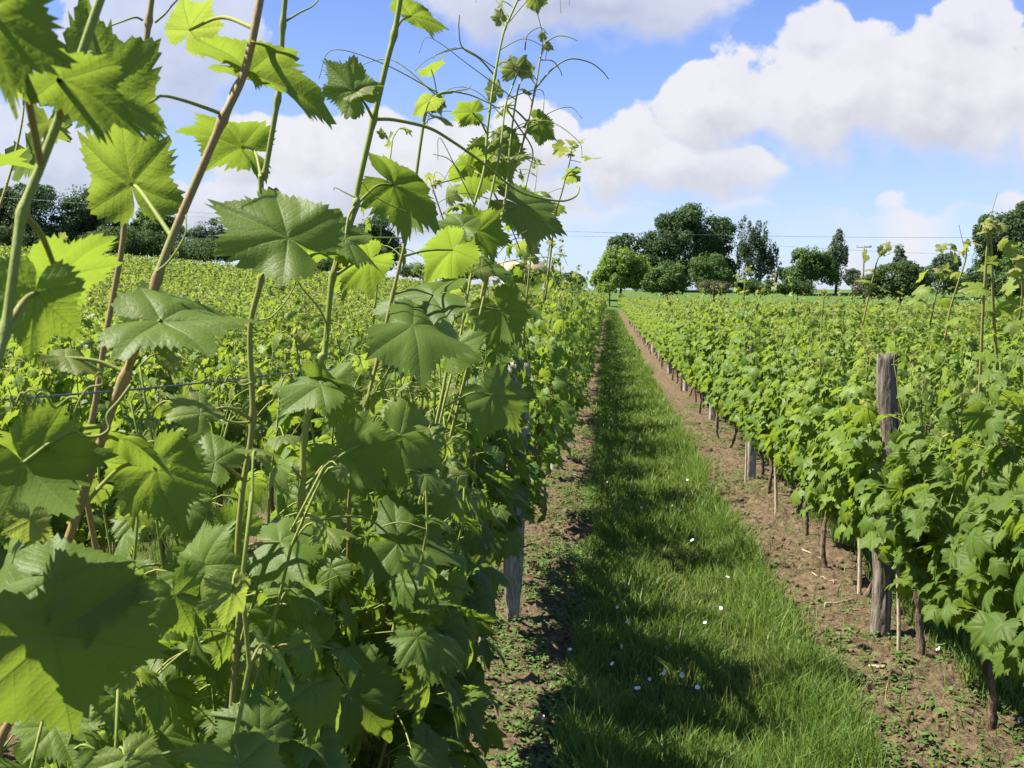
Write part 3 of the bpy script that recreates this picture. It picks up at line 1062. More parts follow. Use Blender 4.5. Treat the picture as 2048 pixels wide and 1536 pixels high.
B = Hand(-.5, 1.12, 'grape vine with two upright green canes bearing glossy sunlit leaves', 3)
B.shoot('S3', [(312, -60), (303, 0), (290, 100), (278, 180), (262, 300), (250, 400), (246, 480), (225, 600), (210, 680), (188, 820), (165, 930)],
        (1.05, .98), (14, 15), .35, .1, nodes=[(303, 45), (278, 180)])
B.shoot('S4', [(573, -60), (570, 0), (565, 60), (560, 160), (552, 220), (530, 345), (522, 365), (524, 540), (500, 660), (505, 840), (485, 980),
               (475, 1100), (482, 1170), (470, 1330), (462, 1440)], (1.1, 1.08), (13, 17), .95, .25,
        nodes=[(565, 48), (557, 200), (528, 352), (522, 550), (505, 845), (482, 1165), (470, 1300)])
B.shoot('S5', [(806, -60), (800, 0), (788, 70), (775, 120), (747, 240), (715, 380), (712, 410), (690, 480), (665, 555), (650, 700), (643, 716),
               (630, 780), (608, 880), (605, 975), (592, 1100), (575, 1230)], (1.28, 1.22), (14, 17), 1, .8,
        nodes=[(788, 68), (747, 240), (712, 412), (665, 558), (645, 712), (607, 878), (604, 985)])
B.leaf('S4', (483, 293), (352, 238), 1.16, (-.05, .72, -.45), w=1.0, tint=.6, node=(520, 355))
B.leaf('S4', (575, 478), (398, 380), 1.0, (-.15, .75, .75), w=.95, tint=.85, node=(522, 550), seed=2, curl=.7)
B.leaf('S4', (615, 497), (505, 535), 1.08, (.1, .6, -.7), w=.9, tint=.9, pet=False)
B.leaf('S4', (400, 828), (330, 775), 1.0, (.2, .6, .6), w=1.0, tint=.85, young=.25, node=(505, 845))
B.leaf('S4', (402, 1132), (452, 1030), 1.05, (-.1, .65, .72), w=1.25, tint=.75, node=(482, 1165), seed=1)
B.leaf('S4', (352, 1190), (400, 1290), 1.03, (-.1, .7, .7), w=1.4, tint=.7, node=(482, 1165), seed=5)
B.leaf('S4', (560, 1085), (690, 1075), 1.12, (.0, .82, .55), w=1.45, tint=.45, node=(475, 1100), seed=3)
B.leaf('S4', (430, 925), (340, 880), 1.04, (.0, .7, .6), w=1.2, tint=.6, node=(490, 960))
B.leaf('S4', (478, 1060), (420, 1010), 1.1, (.0, .6, -.6), w=1.2, tint=.8)
B.leaf('S4', (640, 1290), (560, 1330), 1.12, (.1, .5, .8), w=1.3, tint=.4)
B.leaf('S4', (520, 1470), (420, 1400), 1.0, (.0, .8, .6), w=1.3, tint=.35)
B.leaf('S4', (600, 1500), (700, 1560), 1.05, (.0, .8, .6), w=1.2, tint=.3)
B.leaf('S5', (708, 183), (636, 108), 1.22, (-.3, .6, .6), w=.9, tint=.7, node=(747, 240))
B.leaf('S5', (712, 183), (768, 158), 1.22, (.2, .8, .5), w=.9, tint=.9, young=.4, pet=False)
B.leaf('S5', (822, 32), (910, 50), 1.34, (.0, .95, -.32), w=.9, tint=.85, node=(790, 68))
B.leaf('S5', (786, 370), (912, 446), 1.36, (.1, .75, -.5), w=1.05, tint=.7, node=(712, 410), seed=1)
B.leaf('S5', (690, 480), (600, 440), 1.22, (-.2, .7, .6), w=1.0, tint=.5, node=(712, 412))
B.leaf('S5', (694, 484), (790, 528), 1.22, (.1, .85, .1), w=.95, tint=.7, node=(665, 560))
B.leaf('S5', (740, 520), (670, 575), 1.3, (.1, .5, -.75), w=1.1, tint=.85, node=(665, 560))
B.leaf('S5', (642, 772), (518, 760), 1.2, (-.05, .85, .5), w=1.15, tint=.5, node=(607, 850), seed=6)
B.leaf('S5', (646, 775), (740, 850), 1.22, (.2, .7, -.3), w=.9, tint=.65, node=(607, 850))
B.leaf('S5', (690, 905), (775, 985), 1.32, (.15, .35, -.88), w=1.5, tint=.55, node=(604, 985), seed=2)
B.leaf('S5', (800, 870), (905, 935), 1.42, (.05, .7, .7), w=1.3, tint=.55, node=(645, 985), seed=2)
B.leaf('S5', (700, 1380), (800, 1492), 1.35, (.15, .35, .9), w=1.25, tint=.2, node=(575, 1230), seed=8)
B.leaf('S5', (795, 1085), (935, 1118), 1.5, (.2, .5, .8), w=1.35, tint=.3, node=(600, 1050), seed=3)
B.leaf('S5', (560, 930), (520, 980), 1.2, (-.1, .8, .5), w=1.3, tint=.75)
B.tendril('S5', [(752, 238), (790, 240), (855, 255), (900, 280), (960, 322), (1030, 378), (1080, 396), (1125, 402), (1152, 392), (1158, 376), (1154, 372)],
          (1.27, 1.6), 8)
B.tendril('S5', [(710, 395), (690, 385), (670, 375), (668, 380)], (1.25, 1.25), 3)
B.tendril('S5', [(815, 425), (770, 405), (740, 385), (725, 365)], (1.3, 1.26), 3)
B.tendril('S5', [(650, 700), (655, 660), (640, 620), (600, 570), (575, 520), (570, 500)], (1.25, 1.15), 5)
B.tendril('S5', [(520, 640), (545, 632), (580, 590), (600, 540), (612, 495)], (1.1, 1.1), 4)
B.tendril('S4', [(500, 845), (470, 845), (445, 835), (437, 800), (440, 770)], (1.08, 1.05), 6)
B.tendril('S4', [(505, 765), (480, 770), (460, 750), (448, 765), (440, 748), (430, 768), (425, 750)], (1.08, 1.06), 5)
B.tendril('S3', [(285, 40), (270, 35), (240, 45), (200, 60)], (1.04, 1.0), 5)
B.tendril('S3', [(310, 45), (330, 28), (345, 10), (365, -10)], (1.05, 1.05), 5)
B.tendril('S4', [(572, 42), (600, 25), (625, 12), (645, -10)], (1.1, 1.12), 5)

Cc = Hand(-.48, 1.72, 'grape vine with a hooked bronze shoot tip and a cluster of thin tall canes', 5)
Cc.shoot('S6', [(905, 184), (880, 188), (862, 205), (850, 232), (835, 330), (820, 440), (790, 570), (760, 700), (735, 800), (720, 885), (700, 980)],
         (1.62, 1.5), (7, 13), .85, .05, nodes=[(822, 425), (787, 582), (755, 715)])
Cc.shoot('S7', [(1045, -20), (1022, 30), (1006, 70), (990, 150), (975, 255), (968, 340), (940, 440), (915, 560), (905, 640), (890, 760)], (2.15, 1.85), (5, 11),
         1, .8, nodes=[(1008, 55), (990, 150), (974, 262), (935, 450), (910, 575)])
Cc.shoot('S8', [(1038, 140), (1020, 185), (1010, 215), (1000, 300), (975, 420), (955, 480), (935, 590), (915, 700), (890, 800)], (2.1, 1.8), (4, 9), 1, .7,
         nodes=[(1008, 208), (985, 370)])
Cc.shoot('S9', [(1090, 85), (1080, 120), (1070, 180), (1050, 270), (1028, 340), (1005, 420), (985, 510), (965, 580), (955, 640), (930, 760)], (2.15, 1.95),
         (4, 11), .45, .4, nodes=[(1068, 182), (1046, 272), (1003, 402), (965, 575)])
Cc.shoot('S9b', [(1040, 165), (1032, 200), (1020, 290), (1012, 390), (995, 470), (975, 560), (955, 650)], (2.1, 1.9), (4, 10), .9, .8)
for B_, T_, d_, n_, kw in [((945, 225), (893, 222), 1.95, (0, .5, -.8), dict(tint=.9)),
                           ((935, 330), (905, 330), 2.0, (0, .3, -.8), dict(tint=.7, w=1.5)),
                           ((990, 300), (1025, 375), 2.1, (.1, .4, -.8), dict(tint=.6, w=1.3)),
                           ((940, 350), (1010, 300), 2.1, (.2, .5, -.7), dict(tint=.55, w=1.2)),
                           ((1078, 248), (1122, 283), 2.2, (.1, .7, -.5), dict(tint=.6)),
                           ((1035, 412), (1145, 465), 2.1, (.1, .7, .5), dict(tint=.4)),
                           ((925, 452), (848, 440), 1.85, (0, .75, .55), dict(tint=.6)),
                           ((955, 462), (1040, 478), 1.9, (0, .45, -.8), dict(tint=.85, w=1.2)),
                           ((1000, 37), (985, 14), 2.1, (-.2, .5, .5), dict(tint=.7, young=.5)),
                           ((990, 185), (974, 152), 2.1, (-.2, .5, .5), dict(tint=.6, young=.4)),
                           ((1030, 140), (1018, 105), 2.1, (0, .4, .8), dict(tint=.8, young=.4, w=1.6)),
                           ((1045, 135), (1070, 160), 2.1, (.2, .4, .7), dict(tint=.8, young=.7)),
                           ((1000, 268), (970, 290), 2.05, (0, .7, .6), dict(tint=.8, young=.3)),
                           ((1010, 265), (1045, 275), 2.05, (0, .7, .6), dict(tint=.8, young=.3)),
                           ((1050, 182), (1080, 190), 2.1, (0, .9, .2), dict(tint=.7, young=.3)),
                           ((1085, 75), (1078, 60), 2.1, (0, .5, .5), dict(tint=.7, young=.8)),
                           ((1095, 90), (1110, 100), 2.1, (0, .5, .5), dict(tint=.7, young=.9)),
                           ((1070, -5), (1100, 8), 2.15, (0, .4, -.7), dict(tint=.6, young=.5, w=1.5))]:
    k_ = 'S7' if B_[0] < 1005 else 'S9'
    Cc.leaf(k_, B_, T_, d_, n_, **kw)
for B_, T_, n_, kw in [((860, 200), (830, 198), (-.2, .5, .5), dict(young=.6)), ((872, 205), (885, 232), (.2, .4, .6), dict(young=.9)),
                       ((870, 235), (912, 250), (0, .9, .2), dict(young=.7)), ((878, 205), (895, 215), (.1, .3, .8), dict(young=1))]:
    Cc.leaf('S6', B_, T_, 1.6, n_, tint=.7, **kw)
Cc.leaf('S6', (826, 652), (965, 705), 1.5, (-.05, .92, .32), w=1.7, tint=.55, node=(755, 718), seed=1)
Cc.leaf('S6', (865, 590), (720, 610), 1.6, (0, .8, .45), w=1.2, tint=.4, node=(787, 582))
Cc.leaf('S6', (905, 500), (830, 560), 1.7, (0, .5, -.8), w=1.3, tint=.9)
Cc.leaf('S8', (985, 790), (1055, 868), 1.85, (.4, .4, .75), w=1.25, tint=.3)
Cc.leaf('S8', (905, 700), (970, 650), 1.75, (.2, .7, .6), w=1.2, tint=.7)
Cc.leaf('S7', (1000, 620), (1050, 700), 1.95, (.3, .6, -.5), w=1.2, tint=.7)
Cc.leaf('S7', (970, 540), (1050, 560), 1.95, (.2, .8, .3), w=1.2, tint=.6)
Cc.tendril('S7', [(990, 152), (960, 118), (925, 95), (918, 60), (919, 30)], (2.1, 2.0), 4)
Cc.tendril('S7', [(925, 95), (895, 102), (872, 110), (866, 118)], (2.0, 1.95), 3)
Cc.tendril('S9', [(1070, 178), (1105, 138), (1140, 118), (1180, 125), (1205, 143), (1217, 158)], (2.1, 2.2), 4)
Cc.tendril('S9', [(1090, 85), (1115, 72), (1140, 75), (1155, 82)], (2.1, 2.1), 3)
Cc.tendril('S9', [(1080, 120), (1105, 122), (1120, 140), (1124, 152)], (2.1, 2.15), 3, .4)
Cc.tendril('S9', [(1050, 100), (1055, 70), (1080, 55), (1095, 68)], (2.1, 2.1), 3, .2)
Cc.tendril('S6', [(880, 188), (910, 182), (935, 178), (942, 170)], (1.62, 1.65), 4)
Cc.tendril('S6', [(900, 182), (940, 190), (975, 205), (1000, 218)], (1.62, 1.7), 4)
Cc.tendril('S8', [(1008, 210), (1035, 250), (1065, 300), (1058, 345), (1050, 380)], (2.05, 2.1), 4, .7)
Cc.tendril('S8', [(1030, 300), (1065, 325), (1090, 330)], (2.05, 2.1), 2.5, .7)
Cc.tendril('S8', [(985, 380), (1020, 450), (1040, 500)], (2.05, 2.1), 4, .7)
Cc.tendril('S7', [(930, 360), (900, 320), (866, 308)], (2.0, 1.95), 3)
Cc.tendril('S7', [(935, 350), (895, 362), (868, 368)], (2.0, 1.95), 4)

# more curling tendrils and small young leaves on the thin canes
rz_ = np.random.default_rng(404)
for key, cnt, lo_, hi_ in (('S7', 6, .02, .5), ('S8', 4, .02, .45), ('S9', 6, .02, .5), ('S9b', 4, .05, .5), ('S6', 3, .05, .4)):
    o_, pts_ = Cc.sh[key]
    for _ in range(cnt):
        p0 = pts_[int(rz_.uniform(lo_, hi_) * len(pts_))]
        sg = rz_.choice((-1, 1))
        a_ = np.array([sg * rz_.uniform(.03, .09), rz_.uniform(-.05, .05), rz_.uniform(-.01, .07)])
        b_ = a_ * 1.9 + np.array([0, 0, rz_.uniform(-.07, .01)])
        c_ = b_ + np.array([sg * rz_.uniform(.0, .03), rz_.uniform(-.02, .02), -rz_.uniform(.02, .05)])
        path_ = smooth_path([p0, p0 + a_, p0 + b_, p0 + c_], 7)
        make_stem('tendril', o_, path_, .0013, .0006, .8, .8, 5, loc=Cc.o)
    for _ in range(cnt):
        p0 = pts_[int(rz_.uniform(lo_, hi_ + .15) * len(pts_))]
        b_ = p0 + np.array([rz_.uniform(-.045, .045), rz_.uniform(-.04, .04), rz_.uniform(0, .03)])
        t_ = b_ + unit(rz_.normal(0, 1, 3) + np.array([0, 0, -.3])) * rz_.uniform(.015, .04)
        Cc.leaf(key, tuple(proj(b_)), tuple(proj(t_)), b_[1], (rz_.uniform(-.5, .5), .7, rz_.uniform(-.6, .6)), dt=t_[1] - b_[1], tint=.75,
                young=rz_.uniform(.1, .7), w=1.2)

# sparse low foliage of the three hand-built vines
for hnd, sd_, n_, zt in ((A, 61, 11, (1.1, 1.42)), (B, 62, 15, (1.18, 1.47)), (Cc, 63, 15, (1.2, 1.52))):
    cg = canopy(sd_, 0, n_, zt, 0, lat=1.5, width=.16, base_z=.45, length=.9, leafw=(.08, .125), lowcut=.1, tips=False, face=1)
    link('foliage', cg.mesh('vine_foliage', [VLEAF, STEM]), hnd.t)


# tall loose shoots standing out of the rows, parts of the vine they grow on
def tall_shoot(pts_px, d, w, vines, seed, tend=(), leaves=()):
    r_ = np.random.default_rng(seed)
    dd = np.linspace(d[0], d[1], len(pts_px))
    pts = smooth_path([at(a, b, c) for (a, b), c in zip(pts_px, dd)], 7)
    par = min(vines, key=lambda o: abs(o.location[1] - d[1]) + 2 * abs(o.location[0] - pts[-1][0]))
    mi = par.matrix_basis.inverted()
    g = Geo()
    n = len(pts)
    loc = np.array([mi @ Vector(p) for p in pts])
    g.tube(loc, .68 * np.linspace(w[0], w[1], n) / F_PX * d[0] / 2, 6, 1, .5, np.linspace(.9, .4, n))
    for tp in tend:
        q = smooth_path([at(a, b, d[0]) for a, b in tp], 6)
        g.tube(np.array([mi @ Vector(p) for p in q]), .0011, 4, 1, .5, .6, cap=False)
    P = []
    for k in range(5):
        P.append((loc[0] + r_.normal(0, .014, 3), r_.uniform(.025, .05), .85))
    for i in range(4, n - 2, 4):
        P.append((loc[i] + np.array([r_.uniform(-.07, .07), r_.uniform(-.05, .05), .02]), r_.uniform(.03, .05) + .05 * i / n, max(0, .7 - i / n)))
    pos, sc, yo = np.array([p[0] for p in P]), np.array([p[1] for p in P]), np.array([p[2] for p in P])
    place_leaves(g, 1, pos, r_.normal(0, .7, (len(P), 3)) + np.array([0, 0, -.4]), r_.normal(0, .5, (len(P), 3)) + np.array([0, 0, .6]), sc,
                 r_.uniform(.4, .9, len(P)), yo, r_)
    link('shoot', g.mesh('shoot', [VLEAF_FAR, STEM]), par)


bpy.context.view_layer.update()
sun_vines = [o for o in C.objects if o.name.startswith('grape_vine') and o.get('group') == G_SU]
tall_vines = [o for o in C.objects if o.name.startswith('grape_vine') and o.get('group') == G_SH]
tall_shoot([(1980, 448), (1976, 480), (1970, 560), (1965, 640), (1962, 720), (1958, 800)], (3.45, 3.6), (7, 10), sun_vines, 1,
           tend=[[(1980, 450), (1985, 420), (1995, 385)], [(1985, 470), (2000, 455), (2010, 450)]])
tall_shoot([(1978, 450), (1983, 500), (1985, 570), (1988, 640), (1995, 740)], (3.45, 3.6), (6, 10), sun_vines, 2,
           tend=[[(1978, 452), (1965, 445), (1958, 460)]])
tall_shoot([(1928, 492), (1932, 515), (1915, 570), (1900, 620), (1890, 680)], (3.8, 3.9), (4, 7), sun_vines, 3,
           tend=[[(1928, 495), (1920, 460), (1918, 450)], [(1925, 505), (1900, 498), (1870, 500)]])
tall_shoot([(1775, 500), (1757, 515), (1745, 560), (1737, 595), (1725, 650)], (4.6, 4.7), (3, 5), sun_vines, 4, tend=[[(1765, 505), (1785, 492), (1795, 490)]])
tall_shoot([(1892, 540), (1882, 560), (1870, 600), (1860, 650)], (4.0, 4.1), (3, 5), sun_vines, 5)
tall_shoot([(1650, 585), (1645, 620), (1642, 680), (1640, 750)], (5.8, 5.9), (3, 4), sun_vines, 6)
tall_shoot([(2040, 520), (2045, 580), (2040, 640)], (3.2, 3.3), (5, 7), sun_vines, 7)
tall_shoot([(1498, 535), (1490, 560), (1488, 600)], (8.6, 8.6), (2, 3), sun_vines, 8)
tall_shoot([(1145, 290), (1140, 320), (1125, 380), (1110, 435), (1100, 520), (1090, 600)], (3.1, 3.2), (3, 7), tall_vines, 9,
           tend=[[(1140, 320), (1150, 322), (1162, 325)], [(1130, 375), (1110, 380), (1085, 392)]])
tall_shoot([(1068, 470), (1060, 530), (1052, 610), (1045, 700)], (3.0, 3.0), (4, 7), tall_vines, 10, tend=[[(1068, 470), (1085, 465), (1100, 480)]])
tall_shoot([(1100, 488), (1092, 540), (1088, 600)], (4.5, 4.5), (3, 5), tall_vines, 11, tend=[[(1100, 490), (1120, 500), (1135, 530)]])
tall_shoot([(860, 360), (880, 420), (900, 480)], (2.4, 2.4), (4, 6), tall_vines, 12)
tall_shoot([(48, 180), (45, 235), (30, 310), (10, 380), (-20, 470)], (1.3, 1.2), (6, 8), tall_vines, 13)

# ------------------------------------------------------------------ trellis: posts, stakes, wire
def post_geo(h, r0, mat, seed, sides=14, square=False, crook=0.0, taper=0.0, rough=.06, split=False, pointed=0.0):
    r_ = np.random.default_rng(seed)
    n = 60
    z = np.linspace(-.1, h, n)
    q = np.clip(z / h, 0, 1)
    cx = crook * (np.exp(-((q - .68) / .13) ** 2) * .9 - np.exp(-((q - .45) / .15) ** 2) * .6) + .01 * np.sin(q * 5)
    cy = .012 * np.sin(q * 4 + 1)
    rad = r0 * (1 - taper * q) * (1 + .05 * np.sin(q * 9 + r_.uniform(0, 6))) * (1 - .22 * bool(crook) * np.exp(-((q - .6) / .16) ** 2))
    if pointed:
        rad = rad * (1 - pointed * np.exp(-(q / .16) ** 2))
    th = np.arange(sides) / sides * 2 * math.pi
    if square:
        sq = 1 / np.maximum(np.abs(np.cos(th)), np.abs(np.sin(th)))
        sq = np.minimum(sq, 1.32)
    else:
        sq = np.ones(sides)
    nz = fbm(np.cos(th)[None] * 2 + 5, z[:, None] * 9 + np.sin(th)[None] * 2, 2.2, 4, seed) - .5
    groove = fbm(th[None] * 6 + np.zeros((n, 1)), z[:, None] * 1.2, 1.0, 3, seed + 5) - .5
    R = rad[:, None] * sq[None] * (1 + rough * 4 * nz + rough * 5 * groove)
    if split:
        R[:, : sides // 3] *= .72
    V = np.stack([cx[:, None] + R * np.cos(th), cy[:, None] + R * np.sin(th), z[:, None] + 0 * R], -1)
    V[-1, :, 2] += r_.normal(0, .006, sides)
    g = Geo()
    i = np.arange(n - 1)[:, None] * sides
    j = np.arange(sides)[None]
    k = (j + 1) % sides
    qd = np.stack([i + j, i + k, i + sides + k, i + sides + j], -1).reshape(-1, 4)
    F = np.concatenate([qd[:, [0, 1, 2]], qd[:, [0, 2, 3]]])
    V = np.concatenate([V.reshape(-1, 3), [[cx[-1], cy[-1], h + .004]]])
    top = np.array([(n * sides, (n - 1) * sides + a, (n - 1) * sides + (a + 1) % sides) for a in range(sides)])
    g.add(V, np.concatenate([F, top]))
    return g.mesh('post', [mat])


GP = 'wooden posts of the vine rows'
o = link('vineyard_post', post_geo(1.36, .046, POSTBARK, 1, 40, crook=.03, rough=.05), loc=(1.29, 4.74, 0))
tag(o, 'round bark-covered post with a crooked waist standing at the sunlit row', 'post', GP)
o = link('vineyard_post', post_geo(1.22, .042, POSTGREY, 2, 20, square=True, rough=.03), loc=(1.28, 9.0, 0))
tag(o, 'square weathered grey post further along the sunlit row', 'post', GP)
o = link('vineyard_post', post_geo(1.3, .05, POSTGREY, 3, 24, square=True, rough=.05, split=True, pointed=.45), loc=(ROW_L + .03, 4.85, 0))
o.rotation_euler = (0, 0, 1.9)
tag(o, 'split grey stake tapering at its foot under the tall row', 'post', GP)
pm = [post_geo(1.3, .04, POSTGREY, 10 + k, 16, square=k % 2 == 0, rough=.04) for k in range(4)]
for i, y in enumerate(POST_R[2:]):
    o = link('vineyard_post', pm[i % 4], loc=(ROW_R + .03, y, float(gz(ROW_R, y))))
    o.rotation_euler = (.02 * math.sin(i), .03 * math.cos(i * 2), i)
    tag(o, f'grey wooden post, {ORD[i + 2]} along the sunlit row across the grass', 'post', GP)
for i, y in enumerate(POST_L[1:]):
    o = link('vineyard_post', pm[(i + 1) % 4], loc=(ROW_L, y, float(gz(ROW_L, y))))
    tag(o, f'grey wooden post, {ORD[i + 1]} along the tall shaded row', 'post', GP)
x = ROW_L - PITCHX
for i, y in enumerate((5.3, 9.7, 14.1)):
    o = link('vineyard_post', pm[i], loc=(x, y, 0))
    o.scale = (.8, .8, .86)
    tag(o, f'dark grey post, {ORD[i]} in the row seen behind the tall canes', 'post', GP)


def stake(px, d, h, r, label, lean=(0, 0)):
    p = at(*px, d)
    g = Geo()
    n = 8
    z = np.linspace(-.05, h, n)
    g.tube(np.column_stack([lean[0] * z + .003 * np.sin(z * 9), lean[1] * z, z]), np.linspace(r, r * .85, n), 7)
    o = link('vine_stake', g.mesh('stake', [STAKE]), loc=(p[0], d, 0))
    tag(o, label, 'stake', 'thin wooden stakes beside the vine trunks')


stake((1797, 1318), 4.49, .75, .009, 'thin pale stake leaning by the trunk just before the bark-covered post', (-.03, .02))
stake((1718, 1205), 5.33, .7, .012, 'dark thin stake beside the trunk just behind the bark-covered post', (-.01, .02))
stake((1552, 1035), 7.44, .7, .012, 'pale stake at a trunk between the bark-covered and the square grey post', (-.03, 0))
stake((1490, 975), 8.65, .6, .010, 'short stake beside the square grey post', (.02, 0))
stake((960, 1350), 4.2, .7, .011, 'grey stake beside a leaning trunk under the tall row', (.02, 0))
stake((228, 1150), 5.9, .8, .008, 'white thin stake in the grass seen through the near leaves', (0, 0))


def wire(pts, r, label):
    g = Geo()
    g.tube(smooth_path(pts, 6), r, 5)
    o = link('trellis_wire', g.mesh('wire', [WIRE]))
    tag(o, label, 'wire', 'trellis wires')


wire([at(-200, 818, .74), at(0, 800, .85), at(300, 776, 1.06), at(480, 757, 1.35), at(640, 740, 1.75), (ROW_L, 3.0, 1.42), (ROW_L, 4.85, 1.28),
      (ROW_L, 9.25, 1.28), (ROW_L, 22, 1.30)], .0012, 'dark trellis wire wrapped with curled tendrils behind the thick brown cane')
wire([(ROW_R - .05, 1.0, 1.1), (ROW_R - .05, 4.74, 1.1), (ROW_R - .05, 9, 1.1), (ROW_R - .05, 22, 1.12)], .0013,
     'thin trellis wire running inside the sunlit row past the bark-covered post')

# ------------------------------------------------------------------ grass, weeds, clods
def blades(g, x, y, h, wd, r_, young, tint, lean=.45):
    n = len(x)
    az = r_.uniform(0, 2 * math.pi, n)
    az2 = r_.uniform(0, 2 * math.pi, n)
    dx, dy = np.cos(az), np.sin(az)
    sx, sy = np.cos(az2) * wd / 2, np.sin(az2) * wd / 2
    ln = h * r_.uniform(.1, 1.3, n) * lean
    z0 = gz(x, y) - .01
    b = np.stack([x, y, z0], -1)
    sd_ = np.stack([sx, sy, 0 * sx], -1)
    m = b + np.stack([dx * ln * .35, dy * ln * .35, h * .62], -1)
    t = b + np.stack([dx * ln * 1.15, dy * ln * 1.15, h], -1)
    V = np.stack([b - sd_, b + sd_, m - sd_ * .75, m + sd_ * .75, t], 1).reshape(-1, 3)
    F = (np.array([(0, 1, 3), (0, 3, 2), (2, 3, 4)])[None] + (np.arange(n) * 5)[:, None, None]).reshape(-1, 3)
    g.add(V, F, 0, np.repeat(tint, 5), np.repeat(young, 5))


def build_grass():
    r_ = np.random.default_rng(5)
    g = Geo()
    for y0, y1, dens, wd, hs in ((2.6, 4.5, 11000, .0034, 1), (4.5, 7, 7500, .004, 1), (7, 12, 3800, .0055, 1), (12, 25, 1600, .010, 1), (25, 95, 380, .026, 1.1)):
        n = int(dens * (y1 - y0) * 1.25)
        y = r_.uniform(y0, y1, n)
        x = r_.uniform(-.24, 1.01, n)
        wob = (fbm(y, y * 0, 1.6, 3, 2) - .5) * .22
        wob2 = (fbm(y, y * 0 + 7, 2.2, 3, 4) - .5) * .26
        clump = fbm(x, y, 5.0, 3, 8)
        keep = (x > -.16 + wob) & (x < .93 + wob2) & (r_.random(n) < .35 + 1.1 * clump)
        x, y, clump = x[keep], y[keep], clump[keep]
        edge = np.clip((x - .55) / .4, 0, 1)
        h = (.035 + .17 * clump ** 1.8 + .09 * edge * clump) * r_.uniform(.5, 1.25, len(x)) * hs
        dry = (r_.random(len(x)) < .07 + .16 * (fbm(x, y, 2.2, 2, 31) > .62)) * r_.uniform(.4, 1, len(x))
        tint = np.clip(.2 + .6 * fbm(x, y, 1.1, 3, 12) + r_.normal(0, .3, len(x)), 0, 1)
        blades(g, x, y, h, wd * r_.uniform(.5, 1.9, len(x)), r_, dry, tint, .7)
    # tall bents and seed stalks
    n = 900
    y = 2.8 + 9 * r_.random(n) ** 1.5
    x = r_.uniform(-.12, .95, n)
    blades(g, x, y, r_.uniform(.12, .22, n), np.full(n, .003), r_, (r_.random(n) < .4) * .8, r_.uniform(.4, 1, n), .4)
    # other alleys and the feet of the sunlit row
    for xc, hw, y0, y1, n in ((-1.36, .6, 1.5, 14, 26000), (-3.1, .6, 3, 16, 14000), (2.16, .62, 2.5, 10, 26000), (1.62, .16, 2.6, 8, 5000), (1.15, .26, 2.6, 9, 700)):
        x = r_.uniform(xc - hw, xc + hw, n)
        y = y0 + (y1 - y0) * r_.random(n) ** 1.4
        cl = fbm(x, y, 4.0, 3, 18)
        k = r_.random(n) < cl * 1.5
        x, y, cl = x[k], y[k], cl[k]
        blades(g, x, y, (.06 + .14 * cl) * r_.uniform(.6, 1.3, len(x)), .006 * r_.uniform(.7, 1.3, len(x)), r_, (r_.random(len(x)) < .1) * .7,
               np.clip(.5 + r_.normal(0, .2, len(x)), 0, 1))
    o = link('grass', g.mesh('grass', [GRASS]))
    tag(o, 'uneven green grass growing down the path between vine rows', 'grass', kind='stuff')


build_grass()


